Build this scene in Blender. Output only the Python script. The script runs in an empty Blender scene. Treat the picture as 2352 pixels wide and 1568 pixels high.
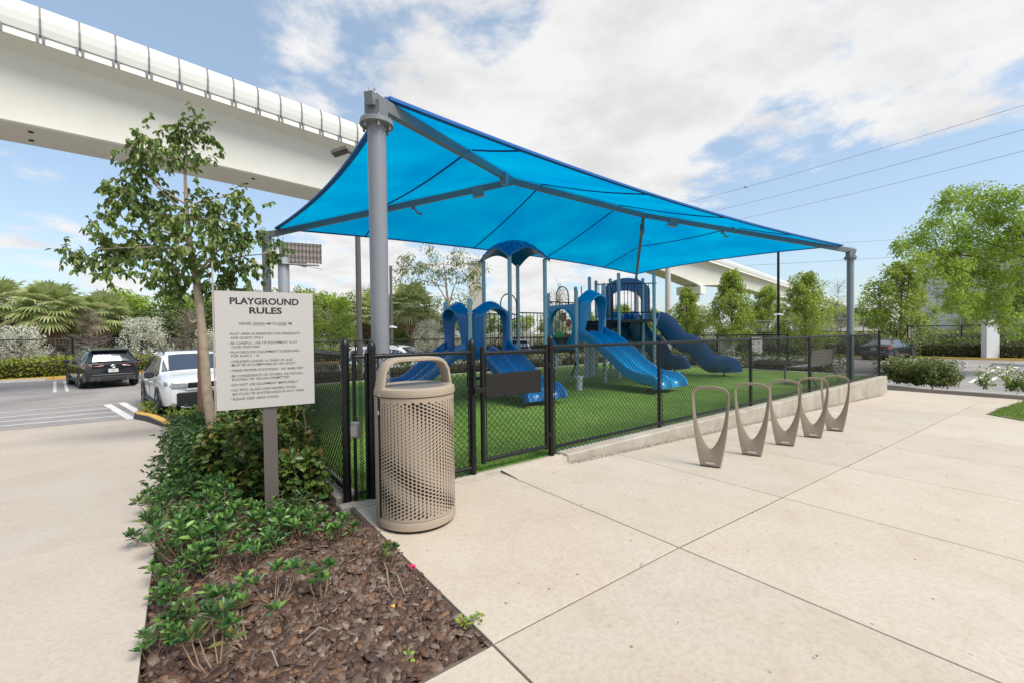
import bpy, bmesh, math, random
import numpy as np
from mathutils import Vector, Matrix
R_ = random.Random(7); NP = np.random.RandomState(11)
S = bpy.context.scene
C = S.collection
# ------------------------------------------------------------------ camera, sky, sun, exposure
# world X runs along the playground fence (to the right and away), world Y along the planting bed (to the left and away)
EYE = 1.35; AZ = math.radians(52.8); PITCH = math.radians(1.0); ROLL = 0.012; FPX = 1000.0
FW = Vector((math.cos(AZ), math.sin(AZ), 0)); RT = Vector((math.sin(AZ), -math.cos(AZ), 0)); UP = Vector((0, 0, 1))
cf = FW*math.cos(PITCH) - UP*math.sin(PITCH); cu = UP*math.cos(PITCH) + FW*math.sin(PITCH)
cr = RT*math.cos(ROLL) - cu*math.sin(ROLL); cup = cu*math.cos(ROLL) + RT*math.sin(ROLL)
cam = bpy.data.objects.new('camera', bpy.data.cameras.new('camera')); C.objects.link(cam); S.camera = cam
cam.matrix_world = Matrix(((cr.x, cup.x, -cf.x, 0), (cr.y, cup.y, -cf.y, 0), (cr.z, cup.z, -cf.z, EYE), (0, 0, 0, 1)))
cam.data.sensor_width = 36; cam.data.lens = FPX/2352*36; cam.data.clip_end = 3000; cam.data.clip_start = 0.05
SUN_EL = math.radians(55); SUN_AZ = math.radians(-75)     # direction towards the sun, angle from +X
sun = bpy.data.objects.new('sun', bpy.data.lights.new('sun', 'SUN')); C.objects.link(sun)
sun.data.energy = 2.35; sun.data.angle = math.radians(30); sun.data.color = (1, .96, .9)
sd = Vector((math.cos(SUN_EL)*math.cos(SUN_AZ), math.cos(SUN_EL)*math.sin(SUN_AZ), math.sin(SUN_EL)))
sun.rotation_euler = (-sd).to_track_quat('-Z', 'Y').to_euler()
W = bpy.data.worlds.new('World'); S.world = W; W.use_nodes = True
S.view_settings.view_transform = 'Standard'; S.view_settings.look = 'None'; S.view_settings.gamma = 1
S.view_settings.use_curve_mapping = False; S.view_settings.exposure = 0.95
S.render.engine = 'CYCLES'

def rayv(px, py):
    return cf + cr*((px-1176)/FPX) - cup*((py-784)/FPX)
def G(px, py, z=0.0):          # point of a level plane
    d = rayv(px, py); t = (z-EYE)/d.z; return Vector((0, 0, EYE)) + d*t
def D(px, dep, z=0.0):         # plan position at a bearing and a depth
    lat = (px-1176)/FPX*dep; v = FW*dep + RT*lat; return Vector((v.x, v.y, z))
def P3(px, py, dep):           # a point at a bearing, elevation and depth
    d = rayv(px, py); return Vector((0, 0, EYE)) + d*(dep/d.dot(FW))
def L(lat, dep, z=0.0):
    v = FW*dep + RT*lat; return Vector((v.x, v.y, z))

# sky
nt = W.node_tree; nt.nodes.clear()
def N(t, ty, **k):
    n = t.nodes.new(ty)
    for a, b in k.items(): setattr(n, a, b)
    return n
out = N(nt, 'ShaderNodeOutputWorld'); bg = N(nt, 'ShaderNodeBackground'); nt.links.new(bg.outputs[0], out.inputs[0])
sky = N(nt, 'ShaderNodeTexSky', sky_type='NISHITA', sun_disc=False)
sky.sun_elevation = SUN_EL; sky.sun_rotation = math.pi/2 - SUN_AZ; sky.air_density = 1.0; sky.dust_density = 1.5; sky.ozone_density = 1.0
bg.inputs[1].default_value = 0.13
geo = N(nt, 'ShaderNodeTexCoord')
sep = N(nt, 'ShaderNodeSeparateXYZ'); nt.links.new(geo.outputs['Generated'], sep.inputs[0])
def M(t, op, a, b=None, c=None, clamp=False):
    n = N(t, 'ShaderNodeMath', operation=op); n.use_clamp = clamp
    for i, v in enumerate((a, b, c)):
        if v is None: continue
        if isinstance(v, (int, float)): n.inputs[i].default_value = v
        else: t.links.new(v, n.inputs[i])
    return n.outputs[0]
# cloud layer: direction flattened onto a dome so that clouds get smaller towards the horizon
zz = M(nt, 'ADD', M(nt, 'MAXIMUM', sep.outputs[2], 0.0), 0.16)
cx = M(nt, 'DIVIDE', sep.outputs[0], zz); cy = M(nt, 'DIVIDE', sep.outputs[1], zz)
cmb = N(nt, 'ShaderNodeCombineXYZ'); nt.links.new(cx, cmb.inputs[0]); nt.links.new(cy, cmb.inputs[1])
n1 = N(nt, 'ShaderNodeTexNoise'); n1.inputs['Scale'].default_value = 1.75; n1.inputs['Detail'].default_value = 12; n1.inputs['Roughness'].default_value = .60; n1.inputs['Distortion'].default_value = .15
nt.links.new(cmb.outputs[0], n1.inputs['Vector'])
n2 = N(nt, 'ShaderNodeTexNoise'); n2.inputs['Scale'].default_value = 2.6; n2.inputs['Detail'].default_value = 8; n2.inputs['Roughness'].default_value = .6
nt.links.new(cmb.outputs[0], n2.inputs['Vector'])
def blob(px, py, rad, amp):    # a cloud bank (or gap) about a direction of the sky
    d = rayv(px, py).normalized()
    v = N(nt, 'ShaderNodeVectorMath', operation='DOT_PRODUCT'); nt.links.new(geo.outputs['Generated'], v.inputs[0]); v.inputs[1].default_value = d
    c0 = math.cos(rad)
    m = N(nt, 'ShaderNodeMapRange', interpolation_type='SMOOTHSTEP'); nt.links.new(v.outputs['Value'], m.inputs[0])
    m.inputs[1].default_value = c0; m.inputs[2].default_value = 1.0; m.inputs[3].default_value = 0; m.inputs[4].default_value = amp
    return m.outputs[0]
field = n1.outputs[0]
for b in [(1150, 110, .50, .20), (1850, 40, .42, .18), (560, 60, .22, .10), (1500, 250, .30, .12), (180, 420, .22, .12), (100, 560, .2, .10), (2050, 180, .2, .10),
          (60, 120, .42, -.22), (1850, 480, .34, -.18), (2250, 300, .3, -.12), (300, 480, .2, -.05), (2300, 90, .25, .12),
          (1420, 330, .2, .14), (760, 610, .18, .22), (1290, 690, .22, .18), (850, 150, .14, -.12), (1350, 520, .2, -.1), (600,450,.2,-.12)]:
    field = M(nt, 'ADD', field, blob(*b))
mask = N(nt, 'ShaderNodeMapRange', interpolation_type='SMOOTHSTEP'); nt.links.new(field, mask.inputs[0])
mask.inputs[1].default_value = .50; mask.inputs[2].default_value = .64
core = N(nt, 'ShaderNodeMapRange', interpolation_type='SMOOTHSTEP'); nt.links.new(M(nt, 'ADD', M(nt, 'MULTIPLY', field, .25), M(nt, 'MULTIPLY', n2.outputs[0], 1.0)), core.inputs[0])
core.inputs[1].default_value = .56; core.inputs[2].default_value = .90
ccol = N(nt, 'ShaderNodeMix', data_type='RGBA'); nt.links.new(core.outputs[0], ccol.inputs[0])
ccol.inputs[6].default_value = (3.75, 3.72, 3.70, 1); ccol.inputs[7].default_value = (3.05, 3.0, 2.97, 1)
# pale maritime air: the blue is milky all over and more so towards the horizon
milk = N(nt, 'ShaderNodeMix', data_type='RGBA'); milk.inputs[0].default_value = .48
nt.links.new(sky.outputs[0], milk.inputs[6]); milk.inputs[7].default_value = (1.72, 2.22, 2.62, 1)
mixc = N(nt, 'ShaderNodeMix', data_type='RGBA'); nt.links.new(M(nt, 'MULTIPLY', mask.outputs[0], .97), mixc.inputs[0])
nt.links.new(milk.outputs[2], mixc.inputs[6]); nt.links.new(ccol.outputs[2], mixc.inputs[7])
nt.links.new(mixc.outputs[2], bg.inputs[0])

# ------------------------------------------------------------------ helpers
def tag(o, label=None, cat=None, group=None, kind=None):
    if label: o['label'] = label
    if cat: o['category'] = cat
    if group: o['group'] = group
    if kind: o['kind'] = kind
    return o
def empty(name, loc=(0, 0, 0), rz=0, label=None, cat=None, group=None):
    o = bpy.data.objects.new(name, None); C.objects.link(o); o.location = loc; o.rotation_euler = (0, 0, rz); o.empty_display_size = .2
    return tag(o, label, cat, group)
def link(name, me, mat, parent=None, smooth=False):
    if mat and not me.materials:
        for m in (mat if isinstance(mat, (list, tuple)) else [mat]): me.materials.append(m)
    o = bpy.data.objects.new(name, me); C.objects.link(o)
    if parent: o.parent = parent
    if smooth: me.shade_smooth()
    return o
class MB:
    def __init__(s): s.v = []; s.f = []; s.m = []; s.cur = 0
    def add(s, vs, fs):
        b = len(s.v); s.v += [tuple(v) for v in vs]; s.f += [tuple(b+i for i in f) for f in fs]; s.m += [s.cur]*len(fs); return s
    def box(s, a, b):
        x0, y0, z0 = a; x1, y1, z1 = b
        return s.add([(x0,y0,z0),(x1,y0,z0),(x1,y1,z0),(x0,y1,z0),(x0,y0,z1),(x1,y0,z1),(x1,y1,z1),(x0,y1,z1)],
                     [(0,3,2,1),(4,5,6,7),(0,1,5,4),(1,2,6,5),(2,3,7,6),(3,0,4,7)])
    def cbox(s, a, b, c=.01):   # box with chamfered top and vertical edges
        x0,y0,z0=a; x1,y1,z1=b; c=min(c,(x1-x0)/2.1,(y1-y0)/2.1,(z1-z0)/2.1)
        def ring(i,z): return [(x0+i+c,y0+i,z),(x1-i-c,y0+i,z),(x1-i,y0+i+c,z),(x1-i,y1-i-c,z),(x1-i-c,y1-i,z),(x0+i+c,y1-i,z),(x0+i,y1-i-c,z),(x0+i,y0+i+c,z)]
        rs=[ring(c,z0),ring(0,z0+c),ring(0,z1-c),ring(c,z1)]
        vs=[p for r in rs for p in r]; fs=[]
        for k in range(3):
            for i in range(8): j=(i+1)%8; fs.append((k*8+i,k*8+j,k*8+8+j,k*8+8+i))
        fs.append(tuple(range(7,-1,-1))); fs.append(tuple(range(24,32)))
        return s.add(vs,fs)
    def tube(s, pts, r, n=8, cap=True):
        pts = [Vector(p) for p in pts]; k = len(pts); rs = r if isinstance(r, (list, tuple)) else [r]*k
        up = None; vs = []
        for i, p in enumerate(pts):
            t = (pts[min(i+1, k-1)] - pts[max(i-1, 0)]).normalized()
            if up is None: up = t.orthogonal().normalized()
            up = (up - t*up.dot(t)); up = up.normalized() if up.length > 1e-6 else t.orthogonal().normalized()
            sd_ = t.cross(up)
            for a in range(n):
                an = 2*math.pi*a/n; vs.append(p + (up*math.cos(an) + sd_*math.sin(an))*rs[i])
        fs = [(i*n+a, i*n+(a+1)%n, (i+1)*n+(a+1)%n, (i+1)*n+a) for i in range(k-1) for a in range(n)]
        if cap: fs += [tuple(range(n-1, -1, -1)), tuple(range((k-1)*n, k*n))]
        return s.add(vs, fs)
    def sweep(s, pts, prof, lat=None, closed=True, cap=True, scale=None):
        # prof: (side, up) pairs; lat: fixed sideways vector or None for horizontal sideways
        pts = [Vector(p) for p in pts]; k = len(pts); n = len(prof); vs = []
        for i, p in enumerate(pts):
            t = (pts[min(i+1, k-1)] - pts[max(i-1, 0)]).normalized()
            sd_ = Vector(lat) if lat is not None else t.cross(Vector((0, 0, 1))).normalized()
            u = sd_.cross(t).normalized(); q = scale[i] if scale else 1
            for (a, b) in prof: vs.append(p + sd_*a*q + u*b*q)
        m = n if closed else n-1
        fs = [(i*n+a, i*n+(a+1)%n, (i+1)*n+(a+1)%n, (i+1)*n+a) for i in range(k-1) for a in range(m)]
        if cap and closed: fs += [tuple(range(n-1, -1, -1)), tuple(range((k-1)*n, k*n))]
        return s.add(vs, fs)
    def cyl(s, c, r, z0, z1, n=16, r1=None):
        return s.lathe(c, [(r, z0), (r if r1 is None else r1, z1)], n)
    def lathe(s, c, prof, n=24):
        vs = []; k = len(prof)
        for (r, z) in prof:
            for a in range(n): an = 2*math.pi*a/n; vs.append((c[0]+r*math.cos(an), c[1]+r*math.sin(an), z))
        fs = [(i*n+a, i*n+(a+1)%n, (i+1)*n+(a+1)%n, (i+1)*n+a) for i in range(k-1) for a in range(n)]
        if prof[0][0] > 1e-4: fs.append(tuple(range(n-1, -1, -1)))
        if prof[-1][0] > 1e-4: fs.append(tuple(range((k-1)*n, k*n)))
        return s.add(vs, fs)
    def ball(s, c, r, n=10, sz=1.0):
        return s.lathe(c, [(r*math.sin(math.pi*i/(n//2)) if 0 < i < n//2 else 1e-5, c[2]-r*sz*math.cos(math.pi*i/(n//2))) for i in range(n//2+1)], n)
    def mesh(s, name):
        me = bpy.data.meshes.new(name); me.from_pydata(s.v, [], s.f)
        if any(s.m): me.polygons.foreach_set('material_index', s.m)
        me.update(); return me
    def build(s, name, mat, parent=None, smooth=False, auto=None):
        me = s.mesh(name); o = link(name, me, mat, parent)
        if smooth:
            bm = bmesh.new(); bm.from_mesh(me); bmesh.ops.recalc_face_normals(bm, faces=bm.faces)
            lim = math.radians(auto or 38)
            for f in bm.faces: f.smooth = True
            for e in bm.edges:
                if len(e.link_faces) == 2 and e.calc_face_angle(0) > lim: e.smooth = False
            bm.to_mesh(me); bm.free()
        return o
def np_mesh(name, V, F):        # all faces with the same number of corners
    V = np.asarray(V, dtype=np.float32).reshape(-1, 3); F = np.asarray(F, dtype=np.int32); k = F.shape[1]
    me = bpy.data.meshes.new(name); me.vertices.add(len(V)); me.vertices.foreach_set('co', V.ravel())
    me.loops.add(F.size); me.loops.foreach_set('vertex_index', F.ravel())
    me.polygons.add(len(F)); me.polygons.foreach_set('loop_start', np.arange(0, F.size, k, dtype=np.int32))
    me.update(calc_edges=True); return me
def leaves(P, DIR, ln, wd, fold=.25, droop=.15):
    """leaf blades: P base points, DIR unit axes; each leaf two creased quads"""
    n = len(P); P = np.asarray(P, float); DIR = np.asarray(DIR, float); DIR /= np.linalg.norm(DIR, axis=1)[:, None]+1e-9
    ln = np.broadcast_to(ln, (n,))[:, None]; wd = np.broadcast_to(wd, (n,))[:, None]
    rnd = NP.normal(size=(n, 3)); rnd[:, 2] *= .5
    up = np.array([0, 0, 1.0]) + rnd*.55
    sd_ = np.cross(DIR, up); sd_ /= np.linalg.norm(sd_, axis=1)[:, None]+1e-9
    nn = np.cross(sd_, DIR)
    tip = P + DIR*ln; tip[:, 2] -= droop*ln[:, 0]
    a = P + DIR*ln*.33; b = P + DIR*ln*.72; b[:, 2] -= droop*.5*ln[:, 0]
    V = np.stack([P, a+sd_*wd*.5+nn*wd*fold, b+sd_*wd*.42+nn*wd*fold, tip, b-sd_*wd*.42+nn*wd*fold, a-sd_*wd*.5+nn*wd*fold], 1)
    i = np.arange(n)[:, None]*6
    F = np.concatenate([i+np.array([[0, 3, 2, 1]]), i+np.array([[0, 5, 4, 3]])], 0)
    return V.reshape(-1, 3), F
def join(parts):
    V = []; F = []; b = 0
    for v, f in parts: V.append(v); F.append(f+b); b += len(v)
    return np.concatenate(V), np.concatenate(F)
def copy_tree(o, name=None, parent=None):
    c = o.copy(); C.objects.link(c)
    if parent: c.parent = parent
    for ch in o.children: copy_tree(ch, None, c)
    return c

# ------------------------------------------------------------------ materials
MATS = {}
def mat(name, col, rough=.6, metal=0, spec=.5, noise=None, bump=None, island=None, sss=0, trans=0, coat=0, extra=None):
    """noise=(scale, other colour, contrast) ; bump=(scale, strength) ; island=list of colours picked per piece"""
    if name in MATS: return MATS[name]
    m = bpy.data.materials.new(name); m.use_nodes = True; t = m.node_tree; b = t.nodes['Principled BSDF']
    b.inputs['Base Color'].default_value = (*col, 1); b.inputs['Roughness'].default_value = rough; b.inputs['Metallic'].default_value = metal
    b.inputs['Specular IOR Level'].default_value = spec; b.inputs['Coat Weight'].default_value = coat
    cs = None
    tc = N(t, 'ShaderNodeTexCoord')
    if island:
        g = N(t, 'ShaderNodeNewGeometry'); cr_ = N(t, 'ShaderNodeValToRGB'); t.links.new(g.outputs['Random Per Island'], cr_.inputs[0])
        e = cr_.color_ramp.elements; k = len(island)
        e[0].color = (*island[0], 1); e[0].position = 0; e[1].color = (*island[-1], 1); e[1].position = 1
        for i in range(1, k-1): q = e.new(i/(k-1)); q.color = (*island[i], 1)
        cs = cr_.outputs[0]
    if noise:
        ns = N(t, 'ShaderNodeTexNoise'); ns.inputs['Scale'].default_value = noise[0]; ns.inputs['Detail'].default_value = 7; ns.inputs['Roughness'].default_value = .62
        t.links.new(tc.outputs['Object'], ns.inputs['Vector'])
        mr = N(t, 'ShaderNodeMapRange'); t.links.new(ns.outputs[0], mr.inputs[0]); mr.inputs[1].default_value = .5-noise[2]; mr.inputs[2].default_value = .5+noise[2]
        mx = N(t, 'ShaderNodeMix', data_type='RGBA'); t.links.new(mr.outputs[0], mx.inputs[0])
        if cs: t.links.new(cs, mx.inputs[6])
        else: mx.inputs[6].default_value = (*col, 1)
        mx.inputs[7].default_value = (*noise[1], 1); cs = mx.outputs[2]
    if cs: t.links.new(cs, b.inputs['Base Color'])
    if bump:
        nb = N(t, 'ShaderNodeTexNoise'); nb.inputs['Scale'].default_value = bump[0]; nb.inputs['Detail'].default_value = 5
        t.links.new(tc.outputs['Object'], nb.inputs['Vector'])
        bp = N(t, 'ShaderNodeBump'); bp.inputs['Strength'].default_value = bump[1]; bp.inputs['Distance'].default_value = .01
        t.links.new(nb.outputs[0], bp.inputs['Height']); t.links.new(bp.outputs[0], b.inputs['Normal'])
    if trans:
        tr = N(t, 'ShaderNodeBsdfTranslucent'); 
        if cs: t.links.new(cs, tr.inputs[0])
        else: tr.inputs[0].default_value = (*col, 1)
        ms = N(t, 'ShaderNodeMixShader'); ms.inputs[0].default_value = trans
        t.links.new(b.outputs[0], ms.inputs[1]); t.links.new(tr.outputs[0], ms.inputs[2]); t.links.new(ms.outputs[0], t.nodes['Material Output'].inputs[0])
    MATS[name] = m; return m
def concrete(name, c1, c2, c3, speck=True, scale=1.0):
    m = bpy.data.materials.new(name); m.use_nodes = True; t = m.node_tree; b = t.nodes['Principled BSDF']; b.inputs['Roughness'].default_value = .82
    b.inputs['Specular IOR Level'].default_value = .3
    g = N(t, 'ShaderNodeNewGeometry'); P_ = g.outputs['Position']
    def nz(sc, det=6, ro=.6, dist=0):
        n = N(t, 'ShaderNodeTexNoise'); n.inputs['Scale'].default_value = sc*scale; n.inputs['Detail'].default_value = det; n.inputs['Roughness'].default_value = ro; n.inputs['Distortion'].default_value = dist
        t.links.new(P_, n.inputs['Vector']); return n.outputs[0]
    def mr(s, a, b_, c=0, d=1):
        n = N(t, 'ShaderNodeMapRange'); t.links.new(s, n.inputs[0])
        for i, v in enumerate((a, b_, c, d)): n.inputs[i+1].default_value = v
        return n.outputs[0]
    def mix(f, a, b_, typ='MIX'):
        n = N(t, 'ShaderNodeMix', data_type='RGBA', blend_type=typ)
        if isinstance(f, float): n.inputs[0].default_value = f
        else: t.links.new(f, n.inputs[0])
        for i, v in ((6, a), (7, b_)):
            if isinstance(v, tuple): n.inputs[i].default_value = (*v, 1)
            else: t.links.new(v, n.inputs[i])
        return n.outputs[2]
    c = mix(mr(nz(.55, 5, .55, .6), .35, .65), c1, c2)
    oi = N(t, 'ShaderNodeObjectInfo')
    c = mix(mr(nz(2.3, 8, .7, .3), .46, .76, 0, .55), c, c3)
    c = mix(mr(nz(38, 4, .7), .42, .75, 0, .35), c, tuple(x*.62 for x in c3))
    hsv = N(t, 'ShaderNodeHueSaturation'); t.links.new(c, hsv.inputs['Color']); t.links.new(mr(oi.outputs['Random'], 0, 1, .94, 1.05), hsv.inputs['Value']); c = hsv.outputs[0]
    if speck:
        vo = N(t, 'ShaderNodeTexVoronoi'); vo.inputs['Scale'].default_value = 9; vo.inputs['Randomness'].default_value = 1; t.links.new(P_, vo.inputs['Vector'])
        sm = mr(vo.outputs['Distance'], .055, .095, 1, 0); keep = mr(nz(3.1, 2), .52, .6)
        f = M(t, 'MULTIPLY', sm, keep); f = M(t, 'MULTIPLY', f, .75)
        c = mix(f, c, (.10, .075, .05))
        vo2 = N(t, 'ShaderNodeTexVoronoi'); vo2.inputs['Scale'].default_value = 31; t.links.new(P_, vo2.inputs['Vector'])
        f2 = M(t, 'MULTIPLY', mr(vo2.outputs['Distance'], .06, .13, 1, 0), mr(nz(6, 2), .5, .62)); c = mix(M(t, 'MULTIPLY', f2, .5), c, (.16, .12, .085))
    t.links.new(c, b.inputs['Base Color'])
    bp = N(t, 'ShaderNodeBump'); bp.inputs['Strength'].default_value = .35; bp.inputs['Distance'].default_value = .004
    t.links.new(M(t, 'ADD', nz(120, 4), M(t, 'MULTIPLY', nz(14, 6), .8)), bp.inputs['Height']); t.links.new(bp.outputs[0], b.inputs['Normal'])
    MATS[name] = m; return m
m_conc = concrete('concrete_paving', (.465, .39, .30), (.485, .43, .355), (.39, .315, .23))
m_walk = concrete('concrete_walkway', (.49, .43, .365), (.455, .39, .32), (.40, .33, .255), speck=False)
m_curb = concrete('concrete_curb', (.46, .42, .35), (.38, .33, .26), (.22, .18, .13), speck=False, scale=2.2)
m_joint = mat('joint_dirt', (.07, .055, .04), .95, noise=(9, (.16, .13, .09), .25))
m_asph = mat('asphalt', (.20, .18, .17), .9, noise=(.6, (.30, .28, .265), .2), bump=(60, .5))
m_paint = mat('white_paint', (.72, .70, .68), .7, noise=(5, (.5, .48, .46), .35))
m_yel = mat('yellow_paint', (.72, .42, .06), .6, noise=(8, (.6, .38, .12), .3))
m_stop = mat('wheel_stop_concrete', (.6, .58, .54), .8, noise=(6, (.45, .42, .38), .3))
m_soil = mat('soil', (.035, .024, .018), .95, noise=(3, (.07, .05, .035), .2), bump=(30, .8))
m_land = mat('land', (.10, .11, .045), .95, noise=(1.5, (.16, .14, .08), .25))
m_lawn = mat('lawn_grass', (.10, .17, .03), .9, island=[(.14, .24, .04), (.22, .34, .06), (.28, .38, .09), (.32, .34, .12)], trans=.25)
m_black = mat('black_coated_steel', (.006, .006, .0065), .33, spec=.35, bump=(300, .1))
m_blackmat = mat('black_panel', (.018, .014, .013), .5)
m_wire = mat('black_vinyl_wire', (.016, .017, .016), .35)
m_galv = mat('galvanised_steel', (.38, .39, .41), .5, metal=.5)
m_post = mat('grey_post_paint', (.20, .205, .22), .34, noise=(60, (.185, .19, .205), .3), coat=.3)
m_beam = mat('beam_galvanised', (.17, .18, .19), .42, metal=.1, noise=(25, (.14, .15, .16), .3))
m_pole = mat('bronze_pole', (.10, .085, .08), .5)
m_tan = mat('tan_powder_coat', (.34, .27, .20), .5, spec=.4, bump=(500, .08))
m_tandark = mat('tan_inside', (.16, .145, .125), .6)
m_rack = mat('rack_taupe_coat', (.27, .21, .15), .42, noise=(30, (.30, .24, .175), .3), coat=.1)
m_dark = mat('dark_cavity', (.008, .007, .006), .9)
m_sign = mat('sign_face', (.42, .395, .365), .45, noise=(2, (.44, .415, .385), .3))
m_signpost = mat('sign_post_bronze', (.095, .075, .065), .5, noise=(90, (.12, .1, .09), .3))
m_ink = mat('sign_ink', (.02, .012, .012), .6)
m_playpost = mat('play_post_blue_grey', (.30, .42, .46), .35, noise=(3, (.33, .44, .47), .3), coat=.2)
m_bright = mat('slide_bright_blue', (.0, .26, .52), .3, spec=.5, coat=.15)
m_blue = mat('slide_blue', (.0, .125, .33), .33, spec=.5, coat=.15)
m_navy = mat('slide_navy', (.002, .075, .22), .3, spec=.5, coat=.2)
m_deck = mat('deck_black', (.012, .012, .013), .5)
m_steel = mat('stainless_plate', (.6, .6, .58), .35, metal=.8)
m_benchm = mat('bench_taupe_steel', (.22, .195, .165), .45)
m_drum = mat('drum_grey_plastic', (.25, .31, .33), .5)
m_conw = mat('guideway_concrete', (.76, .74, .67), .8, noise=(.9, (.70, .67, .59), .3))
m_rib = mat('rib_grey', (.16, .16, .17), .5)
m_panelw = mat('guideway_panel', (.66, .655, .62), .45, noise=(.5, (.60, .58, .52), .3))
m_bld = mat('stucco_grey', (.62, .61, .59), .85, noise=(.3, (.58, .57, .55), .3))
m_bark = mat('pale_bark', (.40, .31, .22), .85, noise=(9, (.24, .18, .12), .22), bump=(22, .8))
m_bark2 = mat('red_brown_bark', (.22, .12, .07), .9, noise=(12, (.14, .08, .05), .3), bump=(30, .8))
m_twig = mat('grey_twig', (.24, .19, .15), .9)
m_stem = mat('shrub_stem', (.30, .20, .12), .9, noise=(30, (.2, .13, .08), .3))
def leafmat(name, cols, tr=.3, rough=.5, spec=.4): return mat(name, cols[0], rough, spec=spec, island=cols, trans=tr)
l_near = leafmat('leaf_tree_near', [(.07, .13, .022), (.11, .19, .032), (.16, .25, .05), (.23, .31, .07), (.08, .14, .035), (.32, .36, .12), (.10, .17, .03)], rough=.38)
l_shrub = leafmat('leaf_shrub', [(.03, .085, .02), (.05, .14, .03), (.08, .19, .045), (.20, .34, .07), (.06, .13, .045), (.10, .18, .09)], tr=.25, rough=.3)
l_shrub2 = leafmat('leaf_shrub_dark', [(.025, .07, .022), (.04, .10, .03), (.07, .15, .05), (.16, .20, .05), (.05, .11, .045), (.22, .17, .05)], tr=.25, rough=.36)
l_cover = leafmat('leaf_cover', [(.018, .05, .012), (.03, .075, .016), (.055, .11, .02), (.03, .06, .02)], tr=.2, rough=.35)
l_coco = leafmat('leaf_cocoplum', [(.03, .065, .015), (.05, .10, .02), (.10, .15, .03), (.15, .20, .035), (.24, .14, .05), (.07, .13, .025), (.11, .17, .03), (.06, .11, .02), (.04, .08, .02)], tr=.25, rough=.35)
l_hedge = leafmat('leaf_hedge_yellow', [(.22, .28, .02), (.30, .36, .03), (.36, .40, .05), (.17, .21, .02)], rough=.45)
l_hedged = leafmat('leaf_hedge_dark', [(.10, .15, .03), (.14, .20, .045), (.18, .24, .06), (.22, .20, .08)], rough=.45)
l_bright = leafmat('leaf_bright', [(.28, .42, .05), (.36, .49, .06), (.44, .54, .10), (.21, .33, .05)], tr=.4)
l_mid = leafmat('leaf_mid', [(.18, .27, .05), (.24, .33, .06), (.30, .38, .08), (.13, .20, .04)], tr=.35)
l_olive = leafmat('leaf_olive', [(.18, .23, .07), (.25, .29, .09), (.32, .33, .13), (.13, .17, .05)], tr=.35)
l_silver = leafmat('leaf_silver', [(.62, .62, .50), (.72, .71, .60), (.52, .53, .40), (.80, .78, .68)], tr=.2)
l_palm = leafmat('leaf_palm', [(.34, .42, .15), (.45, .52, .21), (.55, .58, .28), (.25, .34, .12), (.62, .55, .32)], tr=.4)
l_dead = leafmat('leaf_dead_frond', [(.30, .19, .10), (.24, .15, .08), (.36, .25, .14)], tr=.2)
l_yel = leafmat('leaf_yellow_green', [(.28, .39, .05), (.38, .47, .08), (.48, .54, .12), (.20, .30, .05), (.34, .42, .08)], tr=.45)
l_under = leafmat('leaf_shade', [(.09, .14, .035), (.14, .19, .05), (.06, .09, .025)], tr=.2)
m_fabric = None
def fabric_mat():
    m = bpy.data.materials.new('shade_fabric_blue'); m.use_nodes = True; t = m.node_tree; t.nodes.clear()
    o = N(t, 'ShaderNodeOutputMaterial'); d = N(t, 'ShaderNodeBsdfDiffuse'); r = N(t, 'ShaderNodeBsdfTranslucent'); ms = N(t, 'ShaderNodeMixShader'); ms.inputs[0].default_value = .62
    tc = N(t, 'ShaderNodeTexCoord'); ns = N(t, 'ShaderNodeTexNoise'); ns.inputs['Scale'].default_value = .8; ns.inputs['Detail'].default_value = 6
    wv = N(t, 'ShaderNodeTexWave', bands_direction='X'); wv.inputs['Scale'].default_value = 14; wv.inputs['Distortion'].default_value = 1.5; wv.inputs['Detail'].default_value = 3
    t.links.new(tc.outputs['Object'], ns.inputs[0]); t.links.new(tc.outputs['Object'], wv.inputs[0])
    s = M(t, 'ADD', M(t, 'MULTIPLY', ns.outputs[0], .8), M(t, 'MULTIPLY', wv.outputs['Fac'], .12))
    cr_ = N(t, 'ShaderNodeValToRGB'); t.links.new(s, cr_.inputs[0]); e = cr_.color_ramp.elements
    e[0].position = .25; e[0].color = (0, .115, .42, 1); e[1].position = .75; e[1].color = (0, .225, .56, 1)
    t.links.new(cr_.outputs[0], d.inputs[0])
    e2 = N(t, 'ShaderNodeMix', data_type='RGBA', blend_type='MULTIPLY'); e2.inputs[0].default_value = 1; t.links.new(cr_.outputs[0], e2.inputs[6]); e2.inputs[7].default_value = (1, 1.8, 1.12, 1)
    t.links.new(e2.outputs[2], r.inputs[0])
    t.links.new(d.outputs[0], ms.inputs[1]); t.links.new(r.outputs[0], ms.inputs[2]); t.links.new(ms.outputs[0], o.inputs[0]); return m
m_fabric = fabric_mat(); m_seam = mat('seam_webbing', (.0, .03, .16), .7)
def glass_mat(name, tint=(1, 1, 1), gl=.12):
    m = bpy.data.materials.new(name); m.use_nodes = True; t = m.node_tree; t.nodes.clear()
    o = N(t, 'ShaderNodeOutputMaterial'); a = N(t, 'ShaderNodeBsdfTransparent'); a.inputs[0].default_value = (*tint, 1); g = N(t, 'ShaderNodeBsdfGlossy'); g.inputs['Roughness'].default_value = .03
    ms = N(t, 'ShaderNodeMixShader'); ms.inputs[0].default_value = gl
    t.links.new(a.outputs[0], ms.inputs[1]); t.links.new(g.outputs[0], ms.inputs[2]); t.links.new(ms.outputs[0], o.inputs[0]); return m
m_pane = glass_mat('clear_pane', (.93, .95, .94), .035)
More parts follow.
